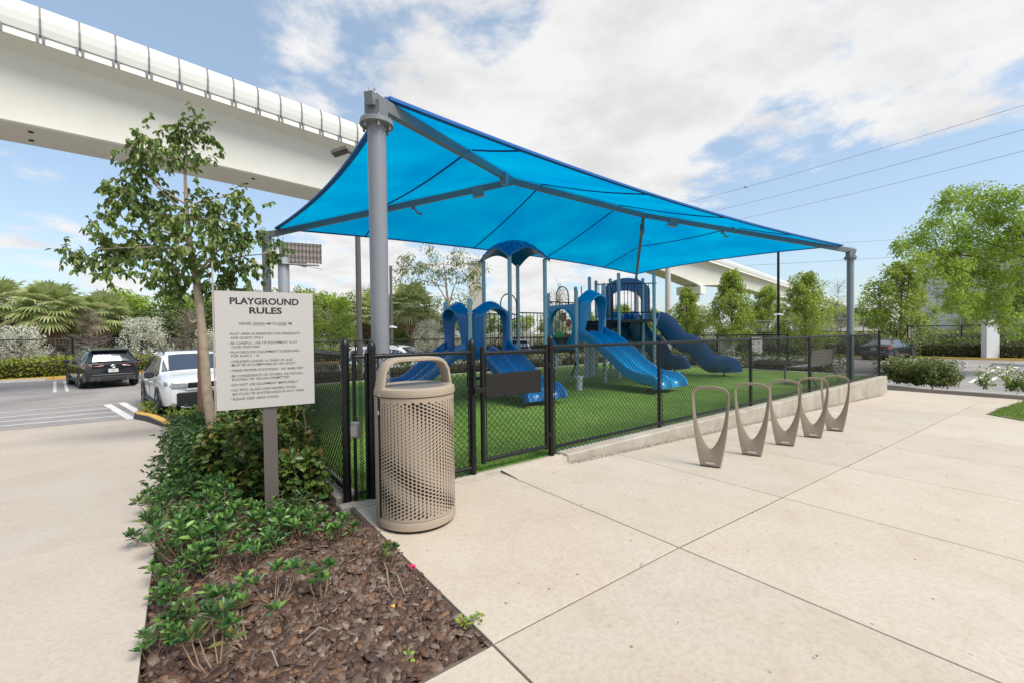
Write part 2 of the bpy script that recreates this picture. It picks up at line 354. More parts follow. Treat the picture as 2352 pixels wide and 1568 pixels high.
def turf_mat():
    m = bpy.data.materials.new('artificial_turf'); m.use_nodes = True; t = m.node_tree; b = t.nodes['Principled BSDF']; b.inputs['Roughness'].default_value = .75; b.inputs['Specular IOR Level'].default_value = .2
    g = N(t, 'ShaderNodeNewGeometry')
    mp = N(t, 'ShaderNodeMapping'); mp.inputs['Scale'].default_value = (1, .35, 1); mp.inputs['Rotation'].default_value = (0, 0, AZ); t.links.new(g.outputs['Position'], mp.inputs[0])
    def nz(v, sc, d=5):
        n = N(t, 'ShaderNodeTexNoise'); n.inputs['Scale'].default_value = sc; n.inputs['Detail'].default_value = d; n.inputs['Roughness'].default_value = .7; t.links.new(v, n.inputs[0]); return n.outputs[0]
    f = M(t, 'ADD', M(t, 'MULTIPLY', nz(mp.outputs[0], 75, 6), .75), M(t, 'MULTIPLY', nz(g.outputs['Position'], .7, 4), .35))
    r = N(t, 'ShaderNodeValToRGB'); t.links.new(f, r.inputs[0]); e = r.color_ramp.elements
    e[0].position = .38; e[0].color = (.045, .10, .012, 1); e[1].position = .72; e[1].color = (.27, .40, .09, 1); q = e.new(.54); q.color = (.135, .235, .035, 1)
    t.links.new(r.outputs[0], b.inputs['Base Color'])
    bp = N(t, 'ShaderNodeBump'); bp.inputs['Strength'].default_value = .8; bp.inputs['Distance'].default_value = .02; t.links.new(nz(g.outputs['Position'], 160, 4), bp.inputs['Height']); t.links.new(bp.outputs[0], b.inputs['Normal'])
    return m
m_turf = turf_mat()
m_blade = leafmat('turf_blade', [(.07, .17, .012), (.13, .27, .025), (.20, .36, .05)], tr=.3)

# ------------------------------------------------------------------ terrain
def zpav(X): return -0.033*max(0, min(X, 16)-2) if X > 2 else 0.0
def zwalk(Y): return -0.078*(min(Y, 13)-4) if Y > 4 else 0.0
LOT = -0.70
def sheet(name, xs, ys, zf, m, thick=0, kind='structure'):
    V = [(x, y, zf(x, y)) for y in ys for x in xs]; n = len(xs)
    F = [(j*n+i, j*n+i+1, (j+1)*n+i+1, (j+1)*n+i) for j in range(len(ys)-1) for i in range(n-1)]
    o = MB().add(V, F).build(name, m); tag(o, kind=kind); return o
o = MB().add([(-600, -600, LOT-.06), (900, -600, LOT-.06), (900, 900, LOT-.06), (-600, 900, LOT-.06)], [(0, 1, 2, 3)]).build('ground', m_land); tag(o, kind='structure')
# asphalt lots (one sheet left and behind, one at the right)
def poly(name, pts, z, m, kind='structure'):
    o = MB().add([(p[0], p[1], z) for p in pts], [tuple(range(len(pts)))]).build(name, m); tag(o, kind=kind); return o
kerbline = [L(-40, 6), L(-28, 18.0), L(-5, 43), L(5, 43), L(17.7, 38), L(28, 31), L(34, 25), L(44, 14)]
lotpts = [(-14, 14.8), (16.2, 14.8), (17.6, 14.0), (17.6, -8), (60, -40)] + [tuple(p)[:2] for p in reversed(kerbline)]
poly('asphalt_lot', [(-30, 6)] + lotpts[0:] , LOT, m_asph)
# paving slabs
pav = empty('pavement', (0, 0, 0)); pav['kind'] = 'structure'
xj = [1.055, 2.49, 4.05, 5.65, 7.25, 8.85, 10.45, 12.05, 13.65, 15.25]
def slab(x0, x1, y0, y1, zf=lambda x, y: zpav(x), m=None, g=.004, name='slab', par=None, t=.1, c=.0025):
    x0 += g; x1 -= g; y0 += g; y1 -= g
    xm = [x0, x1]; b = MB()
    o_ = [(x0, y0), (x1, y0), (x1, y1), (x0, y1)]; i_ = [(x0+c, y0+c), (x1-c, y0+c), (x1-c, y1-c), (x0+c, y1-c)]
    V = [(x, y, zf(x, y)-t) for x, y in o_] + [(x, y, zf(x, y)-c) for x, y in o_] + [(x, y, zf(x, y)) for x, y in i_]
    F = [(k, (k+1) % 4, 4+(k+1) % 4, 4+k) for k in range(4)] + [(4+k, 4+(k+1) % 4, 8+(k+1) % 4, 8+k) for k in range(4)] + [(8, 9, 10, 11)]
    return b.add(V, F).build(name, m or m_conc, par or pav)
for i in range(len(xj)-1):
    yt = 3.30 if i > 1 else 3.44
    if i == 1: slab(xj[i], xj[i+1], 1.555, 3.30, g=.005); slab(xj[i], 3.40, 3.292, 3.44, g=.003)
    else: slab(xj[i], xj[i+1], 1.555, yt, g=.005)
    slab(xj[i], xj[i+1], -1.6, 1.553, g=.006 if i % 2 else .004)
    slab(xj[i], xj[i+1], -5.6, -1.6)
slab(-.16, 1.055, -1.6, 1.555, g=.007); slab(-.16, 1.055, -5.6, -1.6)
slab(15.25, 16.9, 1.0, 3.9); slab(15.25, 16.9, -1.6, .99)
# small infill strip at the gate threshold
slab(2.49, 3.40, 3.445, 3.52, m=m_curb, g=.003); slab(1.06, 2.487, 3.445, 3.52, m=m_curb, g=.003)
o = sheet('joint_bed', [1.035]+xj[1:]+[16.9], [-6, 3.5], lambda x, y: zpav(x)-.0075, m_joint); o = sheet('joint_bed', [-.3, 1.03], [-6, 1.57], lambda x, y: -.0075, m_joint)
# walkway on the left, ramping down to the car park
wk = sheet('walkway', list(np.linspace(-9, -.165, 4)), [-6, 0, 2, 4, 6, 8, 10, 12, 13, 14.8], lambda x, y: zwalk(y), m_walk)
b = MB(); ys = [1.5, 4, 8.6, 13]
for y0, y1 in zip(ys, ys[1:]): b.add([(-.166, y0, zwalk(y0)), (-.166, y1, zwalk(y1)), (-.166, y1, zwalk(y1)-.14), (-.166, y0, zwalk(y0)-.14)], [(0, 1, 2, 3)])
tag(b.build('walkway_edge', m_curb), kind='structure')
# planting bed soil
def zbed(x, y): return zwalk(y) - .05 + .02*math.sin(3*x+2*y)
sheet('bed_soil', list(np.linspace(-.164, 1.05, 8)), list(np.linspace(1.56, 18.5, 40)), lambda x, y: zbed(x, y), m_soil)
poly('verge_soil', [(-.16, 12.45), (1.0, 12.45), (1.0, 15.45), (-.7, 15.4), (-.86, 14.8), (-.55, 14.05), (-.30, 13.2)], LOT+.085, m_soil)
# side face of the paving slab along the bed, with a thin lip
b = MB(); b.add([(1.053, 1.56, 0), (1.053, 3.5, 0), (1.053, 3.5, -.12), (1.053, 1.56, -.12)], [(0, 1, 2, 3)]); tag(b.build('slab_edge_face', m_curb), kind='structure')
# playground: turf, kerb walls
TX0, TX1, TY0, TY1 = 1.02, 15.95, 3.50, 13.0
sheet('playground_turf', [1.12, 15.8], [3.56, 12.9], lambda x, y: 0.012, m_turf)
cw = empty('playground_curb', (0, 0, 0)); cw['kind'] = 'structure'
xs_ = [3.32, 5.95, 8.6, 11.3, 14.0, 15.97]
for x0, x1 in zip(xs_, xs_[1:]):
    MB().cbox((x0+.004, 3.40, -.75), (x1-.004, 3.62, .035), .012).build('curb_block', m_curb, cw)
MB().cbox((15.75, 3.628, -.85), (15.97, 13.0, .035), .012).build('curb_block', m_curb, cw)
MB().cbox((1.0, 12.85, -.8), (15.745, 13.05, .035), .012).build('curb_block', m_curb, cw)
MB().cbox((.985, 3.70, -.8), (1.17, 12.845, .03), .012).build('curb_block', m_curb, cw)
# flat threshold under the gate and side return
MB().cbox((.97, 3.50, -.3), (3.318, 3.60, .008), .004).build('curb_block', m_curb, cw)
# sloping ramp wedge beside gate
MB().add([(2.50, 3.22, -.014), (3.10, 3.22, -.033), (3.318, 3.40, .012), (3.318, 3.499, .020), (2.50, 3.499, .006), (2.5, 3.22, -.05), (3.10, 3.22, -.06), (3.318, 3.4, -.06)],
         [(0, 1, 2, 3, 4), (0, 5, 6, 1), (1, 6, 7, 2)]).build('ramp_wedge', m_conc, cw)
# gravel strip beside the kerb
n = 9000; gx = 3.3 + NP.rand(n)**1.6*12.6; gy = 3.31 + NP.rand(n)*.12*(1.0); sz = .008+NP.rand(n)*.012
def chips(px_, py_, pz_, sx, sy, sz_, tilt=.5):
    n = len(px_); a = NP.rand(n)*6.283; ca, sa = np.cos(a), np.sin(a)
    k = 6; ang = np.arange(k)/k*6.283
    rr = .75 + NP.rand(n, k)*.45
    X = np.cos(ang)[None]*rr*sx[:, None]; Y = np.sin(ang)[None]*rr*sy[:, None]
    tx = (NP.rand(n)-.5)*tilt; ty = (NP.rand(n)-.5)*tilt
    def put(X, Y, z):
        zz = z + X*tx[:, None] + Y*ty[:, None]
        return np.stack([px_[:, None]+X*ca[:, None]-Y*sa[:, None], py_[:, None]+X*sa[:, None]+Y*ca[:, None], pz_[:, None]+zz], 2)
    lo = put(X, Y, -sz_[:, None]*np.ones((1, k))); hi = put(X*.82, Y*.82, sz_[:, None]*np.ones((1, k)))
    V = np.concatenate([lo, hi], 1).reshape(-1, 3); i = np.arange(n)[:, None]*12
    q = [np.stack([i[:, 0]+j, i[:, 0]+(j+1) % k, i[:, 0]+k+(j+1) % k, i[:, 0]+k+j], 1) for j in range(k)]
    q += [np.stack([i[:, 0]+k+a_ for a_ in t], 1) for t in ((0, 1, 2, 3), (0, 3, 4, 5))]
    return V, np.concatenate(q, 0)
gz = np.array([zpav(x) for x in gx]) - .01
V, F = chips(gx, gy, gz, sz, sz*.8, sz*.5, 1.2)
m_grav = mat('gravel', (.3, .25, .2), .9, island=[(.22, .17, .12), (.34, .28, .22), (.14, .11, .09), (.42, .38, .31), (.26, .2, .16)])
tag(link('gravel', np_mesh('gravel', V, F), m_grav), 'narrow strip of loose brown gravel along the foot of the playground curb', 'gravel', kind='stuff')
# mulch
n = 24000; u = NP.rand(n); mx_ = -.15 + NP.rand(n)*1.185; my_ = 1.60 + np.where(np.arange(n) < 16000, u*1.75, u**1.3*9.0)
edge = np.minimum(mx_+.16, 1.045-mx_)
sx = .007 + NP.rand(n)**2.0*.043; sy = sx*(.22+NP.rand(n)*.5)
mz = np.array([zbed(x, y) for x, y in zip(mx_, my_)]) + .002 + NP.rand(n)*.042
V, F = chips(mx_, my_, mz, sx, sy, .002+NP.rand(n)*.006, 1.0)
m_mulch = mat('mulch_chip', (.1, .06, .04), .6, spec=.35, island=[(.02, .011, .007), (.10, .052, .032), (.22, .14, .095), (.03, .018, .014), (.32, .165, .075), (.065, .036, .024), (.40, .31, .235), (.022, .013, .010), (.155, .075, .04), (.04, .024, .017), (.27, .185, .13), (.075, .040, .026)], bump=(60, .6), noise=(30, (.06, .035, .028), .3))
tag(link('bark_mulch', np_mesh('bark_mulch', V, F), m_mulch), 'brown bark mulch chips covering the planting bed beside the walkway', 'mulch', kind='stuff')
# turf blades near the gate
n = 60000; tx_ = 1.15 + NP.rand(n)**1.3*9; ty_ = 3.6 + NP.rand(n)**1.4*4.5
Pb = np.stack([tx_, ty_, np.full(n, .01)], 1); Db = NP.normal(size=(n, 3))*.6; Db[:, 2] = 1
V, F = leaves(Pb, Db, .022+NP.rand(n)*.012, .0035, .1, .3)
o = link('turf_fibres', np_mesh('turf_fibres', V, F), m_blade); tag(o, 'short green fibres of the playground turf behind the gate', 'turf', kind='stuff')
# lawn at right
lp = [(12.7, 1.18), (15.9, .95), (17.4, .6), (17.4, -6), (10.0, -6), (10.2, -1.0)]
lz = lambda x, y: zpav(x)+.012
tag(MB().add([(x, y, lz(x, y)) for x, y in lp], [tuple(range(6))]).build('lawn', mat('lawn_base', (.11, .17, .035), .95, noise=(4, (.17, .2, .07), .3))), kind='structure')
# ------------------------------------------------------------------ kerbs and markings
kb = empty('car_park_kerb', (0, 0, 0)); kb['kind'] = 'structure'
def kerb(pts, name='kerb_stone', m=m_yel):
    pts = [Vector((p[0], p[1], 0)) for p in pts]
    for a, b_ in zip(pts, pts[1:]):
        ln = (b_-a).length; k = max(1, round(ln/3)); d = (b_-a)/k
        for i in range(k):
            p = a+d*i+d*.004; q = a+d*(i+1)-d*.004
            b = MB(); b.sweep([(p.x, p.y, LOT), (q.x, q.y, LOT)], [(-.09, -.02), (.09, -.02), (.08, .15), (-.07, .15)]); b.build(name, m, kb)
kerb(kerbline[1:7])
# verge behind kerb
vb = MB(); kl = kerbline
for a, b_ in zip(kl, kl[1:]):
    d = (b_-a).normalized(); nrm = Vector((-d.y, d.x, 0));
    if nrm.dot((a+b_)/2) < 0: nrm = -nrm
    vb.add([(a.x, a.y, LOT+.10), (b_.x, b_.y, LOT+.10), (b_.x+nrm.x*14, b_.y+nrm.y*14, LOT+.13), (a.x+nrm.x*14, a.y+nrm.y*14, LOT+.13)], [(0, 1, 2, 3)])
tag(vb.build('verge', m_land), kind='structure')
# yellow kerb at the end of the bed
ykp = [(-.10, 12.35, -.655), (-.35, 13.2, -.60), (-.62, 14.1, -.56), (-.9, 14.75, -.555), (-.9, 15.1, -.555), (-.6, 15.4, -.555), (1.0, 15.5, -.555)]
b = MB(); b.sweep([Vector(p) for p in ykp], [(-.11, -.16), (.075, -.16), (.075, 0), (-.075, 0)]); b.build('yellow_kerb', m_yel, kb)
# dark painted face
b = MB(); b.sweep([Vector(p)+Vector((-.004, 0, -.012)) for p in ykp], [(-.125, -.15), (-.105, -.15), (-.08, -.005), (-.10, -.005)]); b.build('kerb_face', mat('dark_kerb_face', (.06, .055, .06), .9), kb)
# bay stripes
mk = empty('parking_markings', (0, 0, 0)); mk['kind'] = 'structure'
LD = Vector((math.cos(AZ-math.radians(42.8)), math.sin(AZ-math.radians(42.8)), 0))   # along the guideway and the rows
LN = Vector((-LD.y, LD.x, 0))                                                        # away from the camera, across the rows
def stripe(a, b_, w=.1, dz=.005):
    a = Vector(a); b_ = Vector(b_); a.z = b_.z = 0; d = (b_-a).normalized(); n_ = Vector((-d.y, d.x, 0))*w/2
    MB().add([(*(a+n_).xy, LOT+dz), (*(a-n_).xy, LOT+dz), (*(b_-n_).xy, LOT+dz), (*(b_+n_).xy, LOT+dz)], [(0, 1, 2, 3)]).build('stripe', m_paint, mk)
for p, q in [((214, 887), (213, 862)), ((238, 886), (254, 862)), ((214, 908), (208, 876))][0:0]: pass
def gs(x0, y0, x1, y1, w=.1, dz=.005): stripe(G(x0, y0, LOT), G(x1, y1, LOT), w, dz)
gs(126, 900, 126, 875); gs(155, 898, 148, 874); gs(126, 898, 155, 897, .1, .009); gs(293, 870, 318, 884, .12); gs(303, 866, 330, 874, .12)
gs(246, 928, 303, 962, .18); gs(280, 924, 330, 952, .18); gs(0, 948, 283, 924, .1, .009); gs(0, 958, 255, 936); gs(0, 968, 262, 945); gs(0, 978, 275, 954)
gs(2228, 878, 2295, 841, .14); gs(2262, 880, 2335, 842, .14)
gs(2010, 884, 2352, 905, .1)
for (x0, y0, x1, y1) in [(-60, 882, 107, 877)]:
    pass
def wheel_stop(a, b_, label):
    a = Vector((a.x, a.y, LOT)); b_ = Vector((b_.x, b_.y, LOT)); c = (a+b_)/2
    r = MB().sweep([a-c, b_-c], [(-.09, 0), (.09, 0), (.06, .12), (-.06, .12)]).build('wheel_stop', m_stop); r.location = c
    tag(r, label, 'wheel stop', 'precast wheel stops')
wheel_stop(G(-40, 880, LOT), G(106, 873, LOT), 'long pale wheel stop by the yellow hedge, left of the black car')
wheel_stop(G(2150, 833, LOT), G(2222, 836, LOT), 'pale wheel stop in front of the dark hedge, left of the white utility pillar')
wheel_stop(G(2280, 837, LOT), G(2360, 841, LOT), 'pale wheel stop at the right edge, right of the white utility pillar')
# ------------------------------------------------------------------ elevated guideway
gw = empty('elevated_guideway', (0, 0, 0), 0, 'long pale concrete elevated guideway crossing behind the blue canopy', 'guideway')
GD = 20.0; gk = GD/24; GN = Vector((-LD.y, LD.x, 0))      # unit normal towards the guideway
if GN.dot(L(-10, 10)) < 0: GN = -GN
def gp(t, d, z): v = LD*t + GN*d; return Vector((v.x, v.y, z))
tpier = [-14.5*gk, 71.5*gk, 157.5*gk, 243.5*gk]
zt = EYE+.468*GD
def soff(t):
    dmin = min(abs(t-p) for p in tpier); f = max(0, 1-dmin/(22.0*gk)); return EYE+.352*GD - 1.2*gk*f*f
ts = list(np.arange(-60, 260, 3.0))
ts = [t for t in ts]
V = []; F = []
for t in ts:
    s = soff(t)
    V += [gp(t, GD+.0, zt+.10*gk), gp(t, GD-.05, zt-.22*gk), gp(t, GD+.5, zt-.50*gk), gp(t, GD+.75, zt-.95*gk), gp(t, GD+.92, s), gp(t, GD+.97, s-.05), gp(t, GD+3.0, s-.05), gp(t, GD+3.05, s), gp(t, GD+3.2, zt-.95*gk), gp(t, GD+3.4, zt-.5*gk), gp(t, GD+3.9, zt-.22*gk), gp(t, GD+3.9, zt+.1*gk)]
k = 12
for i in range(len(ts)-1):
    for j in range(k): F.append((i*k+j, i*k+(j+1) % k, (i+1)*k+(j+1) % k, (i+1)*k+j))
MB().add(V, F).build('girder', m_conw, gw, True, 30)
# soffit ports
prt = bpy.data.meshes.new('drain_port'); tmp = MB().cyl((0, 0), .07, -.02, .0, 8).mesh('drain_port')
for t in np.arange(-10, 60, 3.3):
    for dd in (1.5, 2.4):
        o = link('drain_port', tmp, m_dark, gw); p = gp(t, GD+dd, soff(t)-.062); o.location = p
# fascia panels: each a gently bowed sheet between vertical ribs
pl = .0436*GD; prof = [(a_*gk, c_*gk) for a_, c_ in [(0, .28), (-.04, .55), (-.05, .85), (-.01, 1.15), (0.12, 1.36)]]
V = []
for x in (0.015, pl-.015):
    for (dy, z) in prof: V.append((x, dy, z))
    for (dy, z) in reversed(prof): V.append((x, dy+.05, z))
F = [(j, (j+1) % 10, 10+(j+1) % 10, 10+j) for j in range(10)] + [tuple(range(9, -1, -1)), tuple(range(10, 20))]
pm = MB().add(V, F).mesh('fascia_panel')
b = MB(); b.sweep([(0, dy-.012, z) for dy, z in prof], [(-.022, -.02), (.022, -.02), (.022, .03), (-.022, .03)], lat=(1, 0, 0)); b.box((-.10, -.03, -.02), (-.03, .05, .24)); b.box((.03, -.03, -.02), (.10, .05, .24)); rm = b.mesh('panel_rib')
ax = Matrix(((LD.x, GN.x, 0), (LD.y, GN.y, 0), (0, 0, 1))).to_euler()
t0 = 13.2*gk-pl*2.42
i = 0; t = t0-pl*14
while t < 250 and i < 290:
    o = link('fascia_panel', pm, m_panelw, gw); o.location = gp(t, GD-.05, zt-.2*gk); o.rotation_euler = ax
    if t < 60: o2 = link('panel_rib', rm, m_rib, gw); o2.location = o.location; o2.rotation_euler = ax
    t += pl; i += 1
for t in tpier:
    b = MB(); c = gp(t, GD+2.0, 0)
    b.sweep([gp(t, GD+2.0, LOT-.2), gp(t, GD+2.0, soff(t)-1.2)], [(-.75, -.6), (-.6, -.75), (.6, -.75), (.75, -.6), (.75, .6), (.6, .75), (-.6, .75), (-.75, .6)], lat=(GN.x, GN.y, 0))
    b.sweep([gp(t, GD+.6, soff(t)-.62), gp(t, GD+3.8, soff(t)-.62)], [(-.9, -.5), (.9, -.5), (.9, .56), (-.9, .56)])
    b.build('pier', m_conw, gw)
# ------------------------------------------------------------------ shade canopy
can = empty('shade_canopy', (1.46, 3.93, 0), 0, 'large blue fabric shade canopy on grey steel posts over the playground', 'shade canopy')
def ch(o, p):  # keep world place under a parent that is not at the origin
    o.parent = p; o.matrix_parent_inverse = p.matrix_world.inverted() if p.matrix_world != Matrix() else Matrix.Translation(-p.location); return o
def inv(p): return Matrix.Translation(-Vector(p.location))
def B(mb, name, m, par, **k):
    o = mb.build(name, m, par, **k); o.matrix_parent_inverse = Matrix.LocRotScale(par.location, par.rotation_euler, None).inverted(); return o
CP = [Vector((1.46, 3.93, 0)), Vector((14.42, 3.85, 0)), Vector((14.35, 10.75, 0)), Vector((1.46, 10.45, 0))]
R1 = Vector((5.55, 7.2, 4.60)); R2 = Vector((9.95, 7.2, 4.58)); zc = 3.52
for k_, p in enumerate(CP):
    b = MB(); b.cyl((p.x, p.y), .082, -.3 if k_ else 0, 3.26, 24)
    B(b, 'post', m_post, can, smooth=True)
    b = MB(); b.cyl((p.x, p.y), .150, 3.26, 3.28, 24); b.cyl((p.x, p.y), .147, 3.283, 3.30, 24)
    for a in range(6):
        an = a*math.pi/3+.3; q = (p.x+.122*math.cos(an), p.y+.122*math.sin(an)); b.cyl(q, .012, 3.215, 3.325, 6)
    B(b, 'flange', m_post, can, smooth=True)
    top = R1 if k_ in (0, 3) else R2
    d = (top-Vector((p.x, p.y, zc))); dh = Vector((d.x, d.y, 0)).normalized()
    b = MB(); b.sweep([Vector((p.x, p.y, 3.30)), Vector((p.x, p.y, 3.46))], [(-.075, -.075), (.075, -.075), (.075, .075), (-.075, .075)], lat=(dh.x, dh.y, 0))
    B(b, 'post_stub', m_beam, can)
    a0 = Vector((p.x, p.y, zc-.05))-dh*.13-Vector((0, 0, .02)); a1 = top-Vector((0, 0, .10))
    b = MB(); b.sweep([a0, a1], [(-.040, -.055), (.040, -.055), (.040, .055), (-.040, .055)])
    B(b, 'hip_beam', m_beam, can)
    jt = a0.lerp(a1, .86); b = MB(); b.sweep([jt-(a1-a0).normalized()*.12, jt+(a1-a0).normalized()*.12], [(-.06, -.16), (.06, -.16), (.06, .055), (-.06, .055)]); B(b, 'splice_plate', m_post, can)
    # turnbuckle
    b = MB(); b.tube([a0+dh*.03+Vector((0, 0, .055)), a0+dh*.03+Vector((0, 0, .105))], .012, 6)
    b.tube([a0+dh*(.10+.022*math.cos(x))+Vector((0, 0, .115+.022*math.sin(x))) for x in np.linspace(0, 6.3, 9)], .006, 5); b.tube([a0+dh*.12+Vector((0, 0, .11)), a0+dh*.33+Vector((0, 0, .13))], .008, 5); B(b, 'turnbuckle', m_galv, can)
b = MB(); b.sweep([R1-Vector((.12, 0, .10)), R2+Vector((.12, 0, -.10))], [(-.040, -.055), (.040, -.055), (.040, .055), (-.040, .055)]); B(b, 'ridge_beam', m_beam, can)
def eave(a, b_, s, sag):        # cable edge: pulled inwards along the roof
    p = a.lerp(b_, s); c = (R1+R2)/2; mid = a.lerp(b_, .5); inn = Vector((c.x-mid.x, c.y-mid.y, 0))
    e = (b_-a).normalized(); inn = (inn - e*inn.dot(e)).normalized(); k = 4*s*(1-s)
    return p + inn*sag*k + Vector((0, 0, sag*.17*k))
EC = [Vector((p.x, p.y, zc+.03)) for p in CP]
def inset(p, t_, d): return p + (t_-p).normalized()*d
EC = [inset(EC[0], R1, .22), inset(EC[1], R2, .22), inset(EC[2], R2, .22), inset(EC[3], R1, .22)]
SG = [.50, .34, .40, .22]
def ridge_pt(i, s):
    if i == 0: return R1.lerp(R2, s)
    if i == 1: return R2
    if i == 2: return R2.lerp(R1, s)
    return R1
def fab(i, s, t_):
    a, b_ = EC[i], EC[(i+1) % 4]; e = eave(a, b_, s, SG[i])
    # patch bounded by hip, ridge, hip and eave
    ra = [R1, R2, R2, R1][i]; rb = [R2, R2, R1, R1][i]
    h0 = a.lerp(ra, t_); h1 = b_.lerp(rb, t_)
    top = ra.lerp(rb, s); flat = e.lerp(top, t_)
    lin = h0.lerp(h1, s); base0 = a.lerp(b_, s)
    p = flat + Vector((0, 0, -.05*math.sin(math.pi*t_)*4*s*(1-s)))
    return p
for i in range(4):
    ns_, nt_ = 40, 16; V = [fab(i, a/ns_, c/nt_)+Vector((0, 0, .02)) for c in range(nt_+1) for a in range(ns_+1)]
    F = [(c*(ns_+1)+a, c*(ns_+1)+a+1, (c+1)*(ns_+1)+a+1, (c+1)*(ns_+1)+a) for c in range(nt_) for a in range(ns_)]
    o = MB().add(V, F).build('fabric_panel', m_fabric, can, smooth=True, auto=80); o.matrix_parent_inverse = inv(can)
    b = MB(); b.sweep([fab(i, s, 0)+Vector((0, 0, .02)) for s in np.linspace(0, 1, 41)], [(-.03, -.012), (.03, -.012), (.03, .02), (-.03, .02)]); o = B(b, 'edge_hem', mat('hem_blue', (0, .10, .36), .7), can)
    # seams at fixed stations along the roof
    for X in (3.45, 6.35, 9.0, 11.9):
        pts = []
        if i in (0, 2):
            for c in range(nt_+1):
                t_ = c/nt_; lo, hi = 0.0, 1.0
                f0 = fab(i, 0, t_).x-X; f1 = fab(i, 1, t_).x-X
                if f0*f1 > 0: continue
                for _ in range(24):
                    md = (lo+hi)/2
                    if (fab(i, md, t_).x-X)*f0 > 0: lo = md
                    else: hi = md
                pts.append(fab(i, lo, t_)+Vector((0, 0, .008)))
        else:
            for a in range(33):
                s = a/32; f0 = fab(i, s, 0).x-X; f1 = fab(i, s, 1).x-X
                if f0*f1 > 0: continue
                lo, hi = 0., 1.
                for _ in range(24):
                    md = (lo+hi)/2
                    if (fab(i, s, md).x-X)*f0 > 0: lo = md
                    else: hi = md
                pts.append(fab(i, s, lo)+Vector((0, 0, .008)))
        if len(pts) > 2: b = MB(); b.tube(pts, .014, 4); B(b, 'seam', m_seam, can)
# small lamps clamped under the beams
for k_, (p, q, f) in enumerate([(CP[3], R1, .60), (CP[1], R2, .62)]):
    pt = Vector((p.x, p.y, zc)).lerp(q, f)-Vector((0, 0, .17)); b = MB(); b.box((pt.x-.03, pt.y-.03, pt.z-.04), (pt.x+.03, pt.y+.03, pt.z+.06)); b.tube([pt, pt+Vector((.08, -.05, -.12)), pt+Vector((.16, -.08, -.12))], .025, 6)
    B(b, 'clamp', m_post, can)

# ------------------------------------------------------------------ chain-link fences
def chain(x0, x1, z0, z1, pitch=.066, r=.0035, name='chain_link'):
    """diamond mesh in the local XZ plane; zig-zag wires with four-sided section"""
    pitch /= 2; nW = max(2, int(round((x1-x0)/pitch))); pitch = (x1-x0)/nW; h = pitch; nz = max(2, int(round((z1-z0)/h))); h = (z1-z0)/nz
    Vs = []; Fs = []; base = 0; zz_ = z0+np.arange(nz+1)*h
    for i in range(nW):
        for ph in (0,):
            xs = x0+pitch*i + np.where((np.arange(nz+1)+i) % 2 == 0, 0.0, pitch)
            # this wire swings right, its neighbour meets it at the hooks
            yy = np.where((np.arange(nz+1)+i) % 2 == 0, r*.7, -r*.7)
            c = np.stack([xs, yy, zz_], 1)
            ring = []
            for dx, dy in ((r*1.25, -r*.5), (0, r), (-r*1.25, -r*.5)): ring.append(c+np.array([dx, dy, 0]))
            Vs.append(np.stack(ring, 1).reshape(-1, 3))
            k = np.arange(nz)[:, None]*3+base
            for a in range(3): Fs.append(np.concatenate([k+a, k+(a+1) % 3, k+3+(a+1) % 3, k+3+a], 1))
            base += (nz+1)*3
    return np_mesh(name, np.concatenate(Vs), np.concatenate(Fs))
def run_fence(name, p0, ang, xs, label, h=1.17, z=.03, group=None, pr=.022, rails=True, term=(True, True), cat='fence', m=None, pitch=.066, wr=.0035, wm=None, bot=True, zb=None):
    t = empty(name, (p0[0], p0[1], z), ang, label, cat, group); m = m or m_black; wm = wm or m_wire
    for i, x in enumerate(xs):
        big = (i == 0 and term[0]) or (i == len(xs)-1 and term[1]); r = pr*1.45 if big else pr
        b = MB(); b.cyl((x, 0), r, -.03 if zb is None else zb, h+(.06 if big else .03), 14)
        if big: b.lathe((x, 0), [(r*1.12, h+.055), (r*1.12, h+.075), (r*.95, h+.10), (r*.5, h+.122), (1e-4, h+.13)], 14)
        b.build('post', m, t, smooth=True)
        if big:
            for s_ in (.12, .4, .68, .96):
                b = MB(); b.cyl((x, 0), r*1.13, h*s_-.012, h*s_+.012, 14); b.build('tension_band', m, t, smooth=True)
    for a, b_ in zip(xs, xs[1:]):
        q = MB(); q.tube([(a, 0, h), (b_, 0, h)], pr*.85, 10); q.build('top_rail', m, t, smooth=True)
        if bot: q = MB(); q.tube([(a, 0, .06), (b_, 0, .06)], pr*.85, 10); q.build('bottom_rail', m, t, smooth=True)
        o = link('chain_link', chain(a+.035, b_-.035, .0, h+.025, pitch, wr), wm, t); o['kind'] = 'stuff'; o.location = (0, -pr*.5, 0)
        for e in (a+.05, b_-.05):
            if pr > .02 and wr > .002: q = MB(); q.cyl((e, -pr*.4), .006, .0, h+.01, 6); q.build('tension_bar', m, t)
    return t
run_fence('chain_link_fence', (0, 3.56), 0, [3.23, 5.25, 7.95, 10.65, 13.35, 15.86], 'black chain-link fence on the concrete curb, right of the gate', group=None, z=.035)
run_fence('chain_link_fence', (1.055, 3.64), math.pi/2, [0, 2.45, 4.9, 7.3, 9.3], 'black chain-link fence running back behind the planting bed and rules sign', term=(True, False), z=.03)
run_fence('chain_link_fence', (15.86, 3.56), math.pi/2, [.0, 2.35, 4.7, 7.05, 9.4][1:], 'black chain-link side fence at the far right behind the bench', term=(False, False), z=.035)
run_fence('chain_link_fence', (15.86, 12.96), math.pi, [0, 2.95, 5.9, 8.85, 11.8, 14.8], 'black chain-link fence at the back of the turf behind the slides', term=(True, True), z=.035)
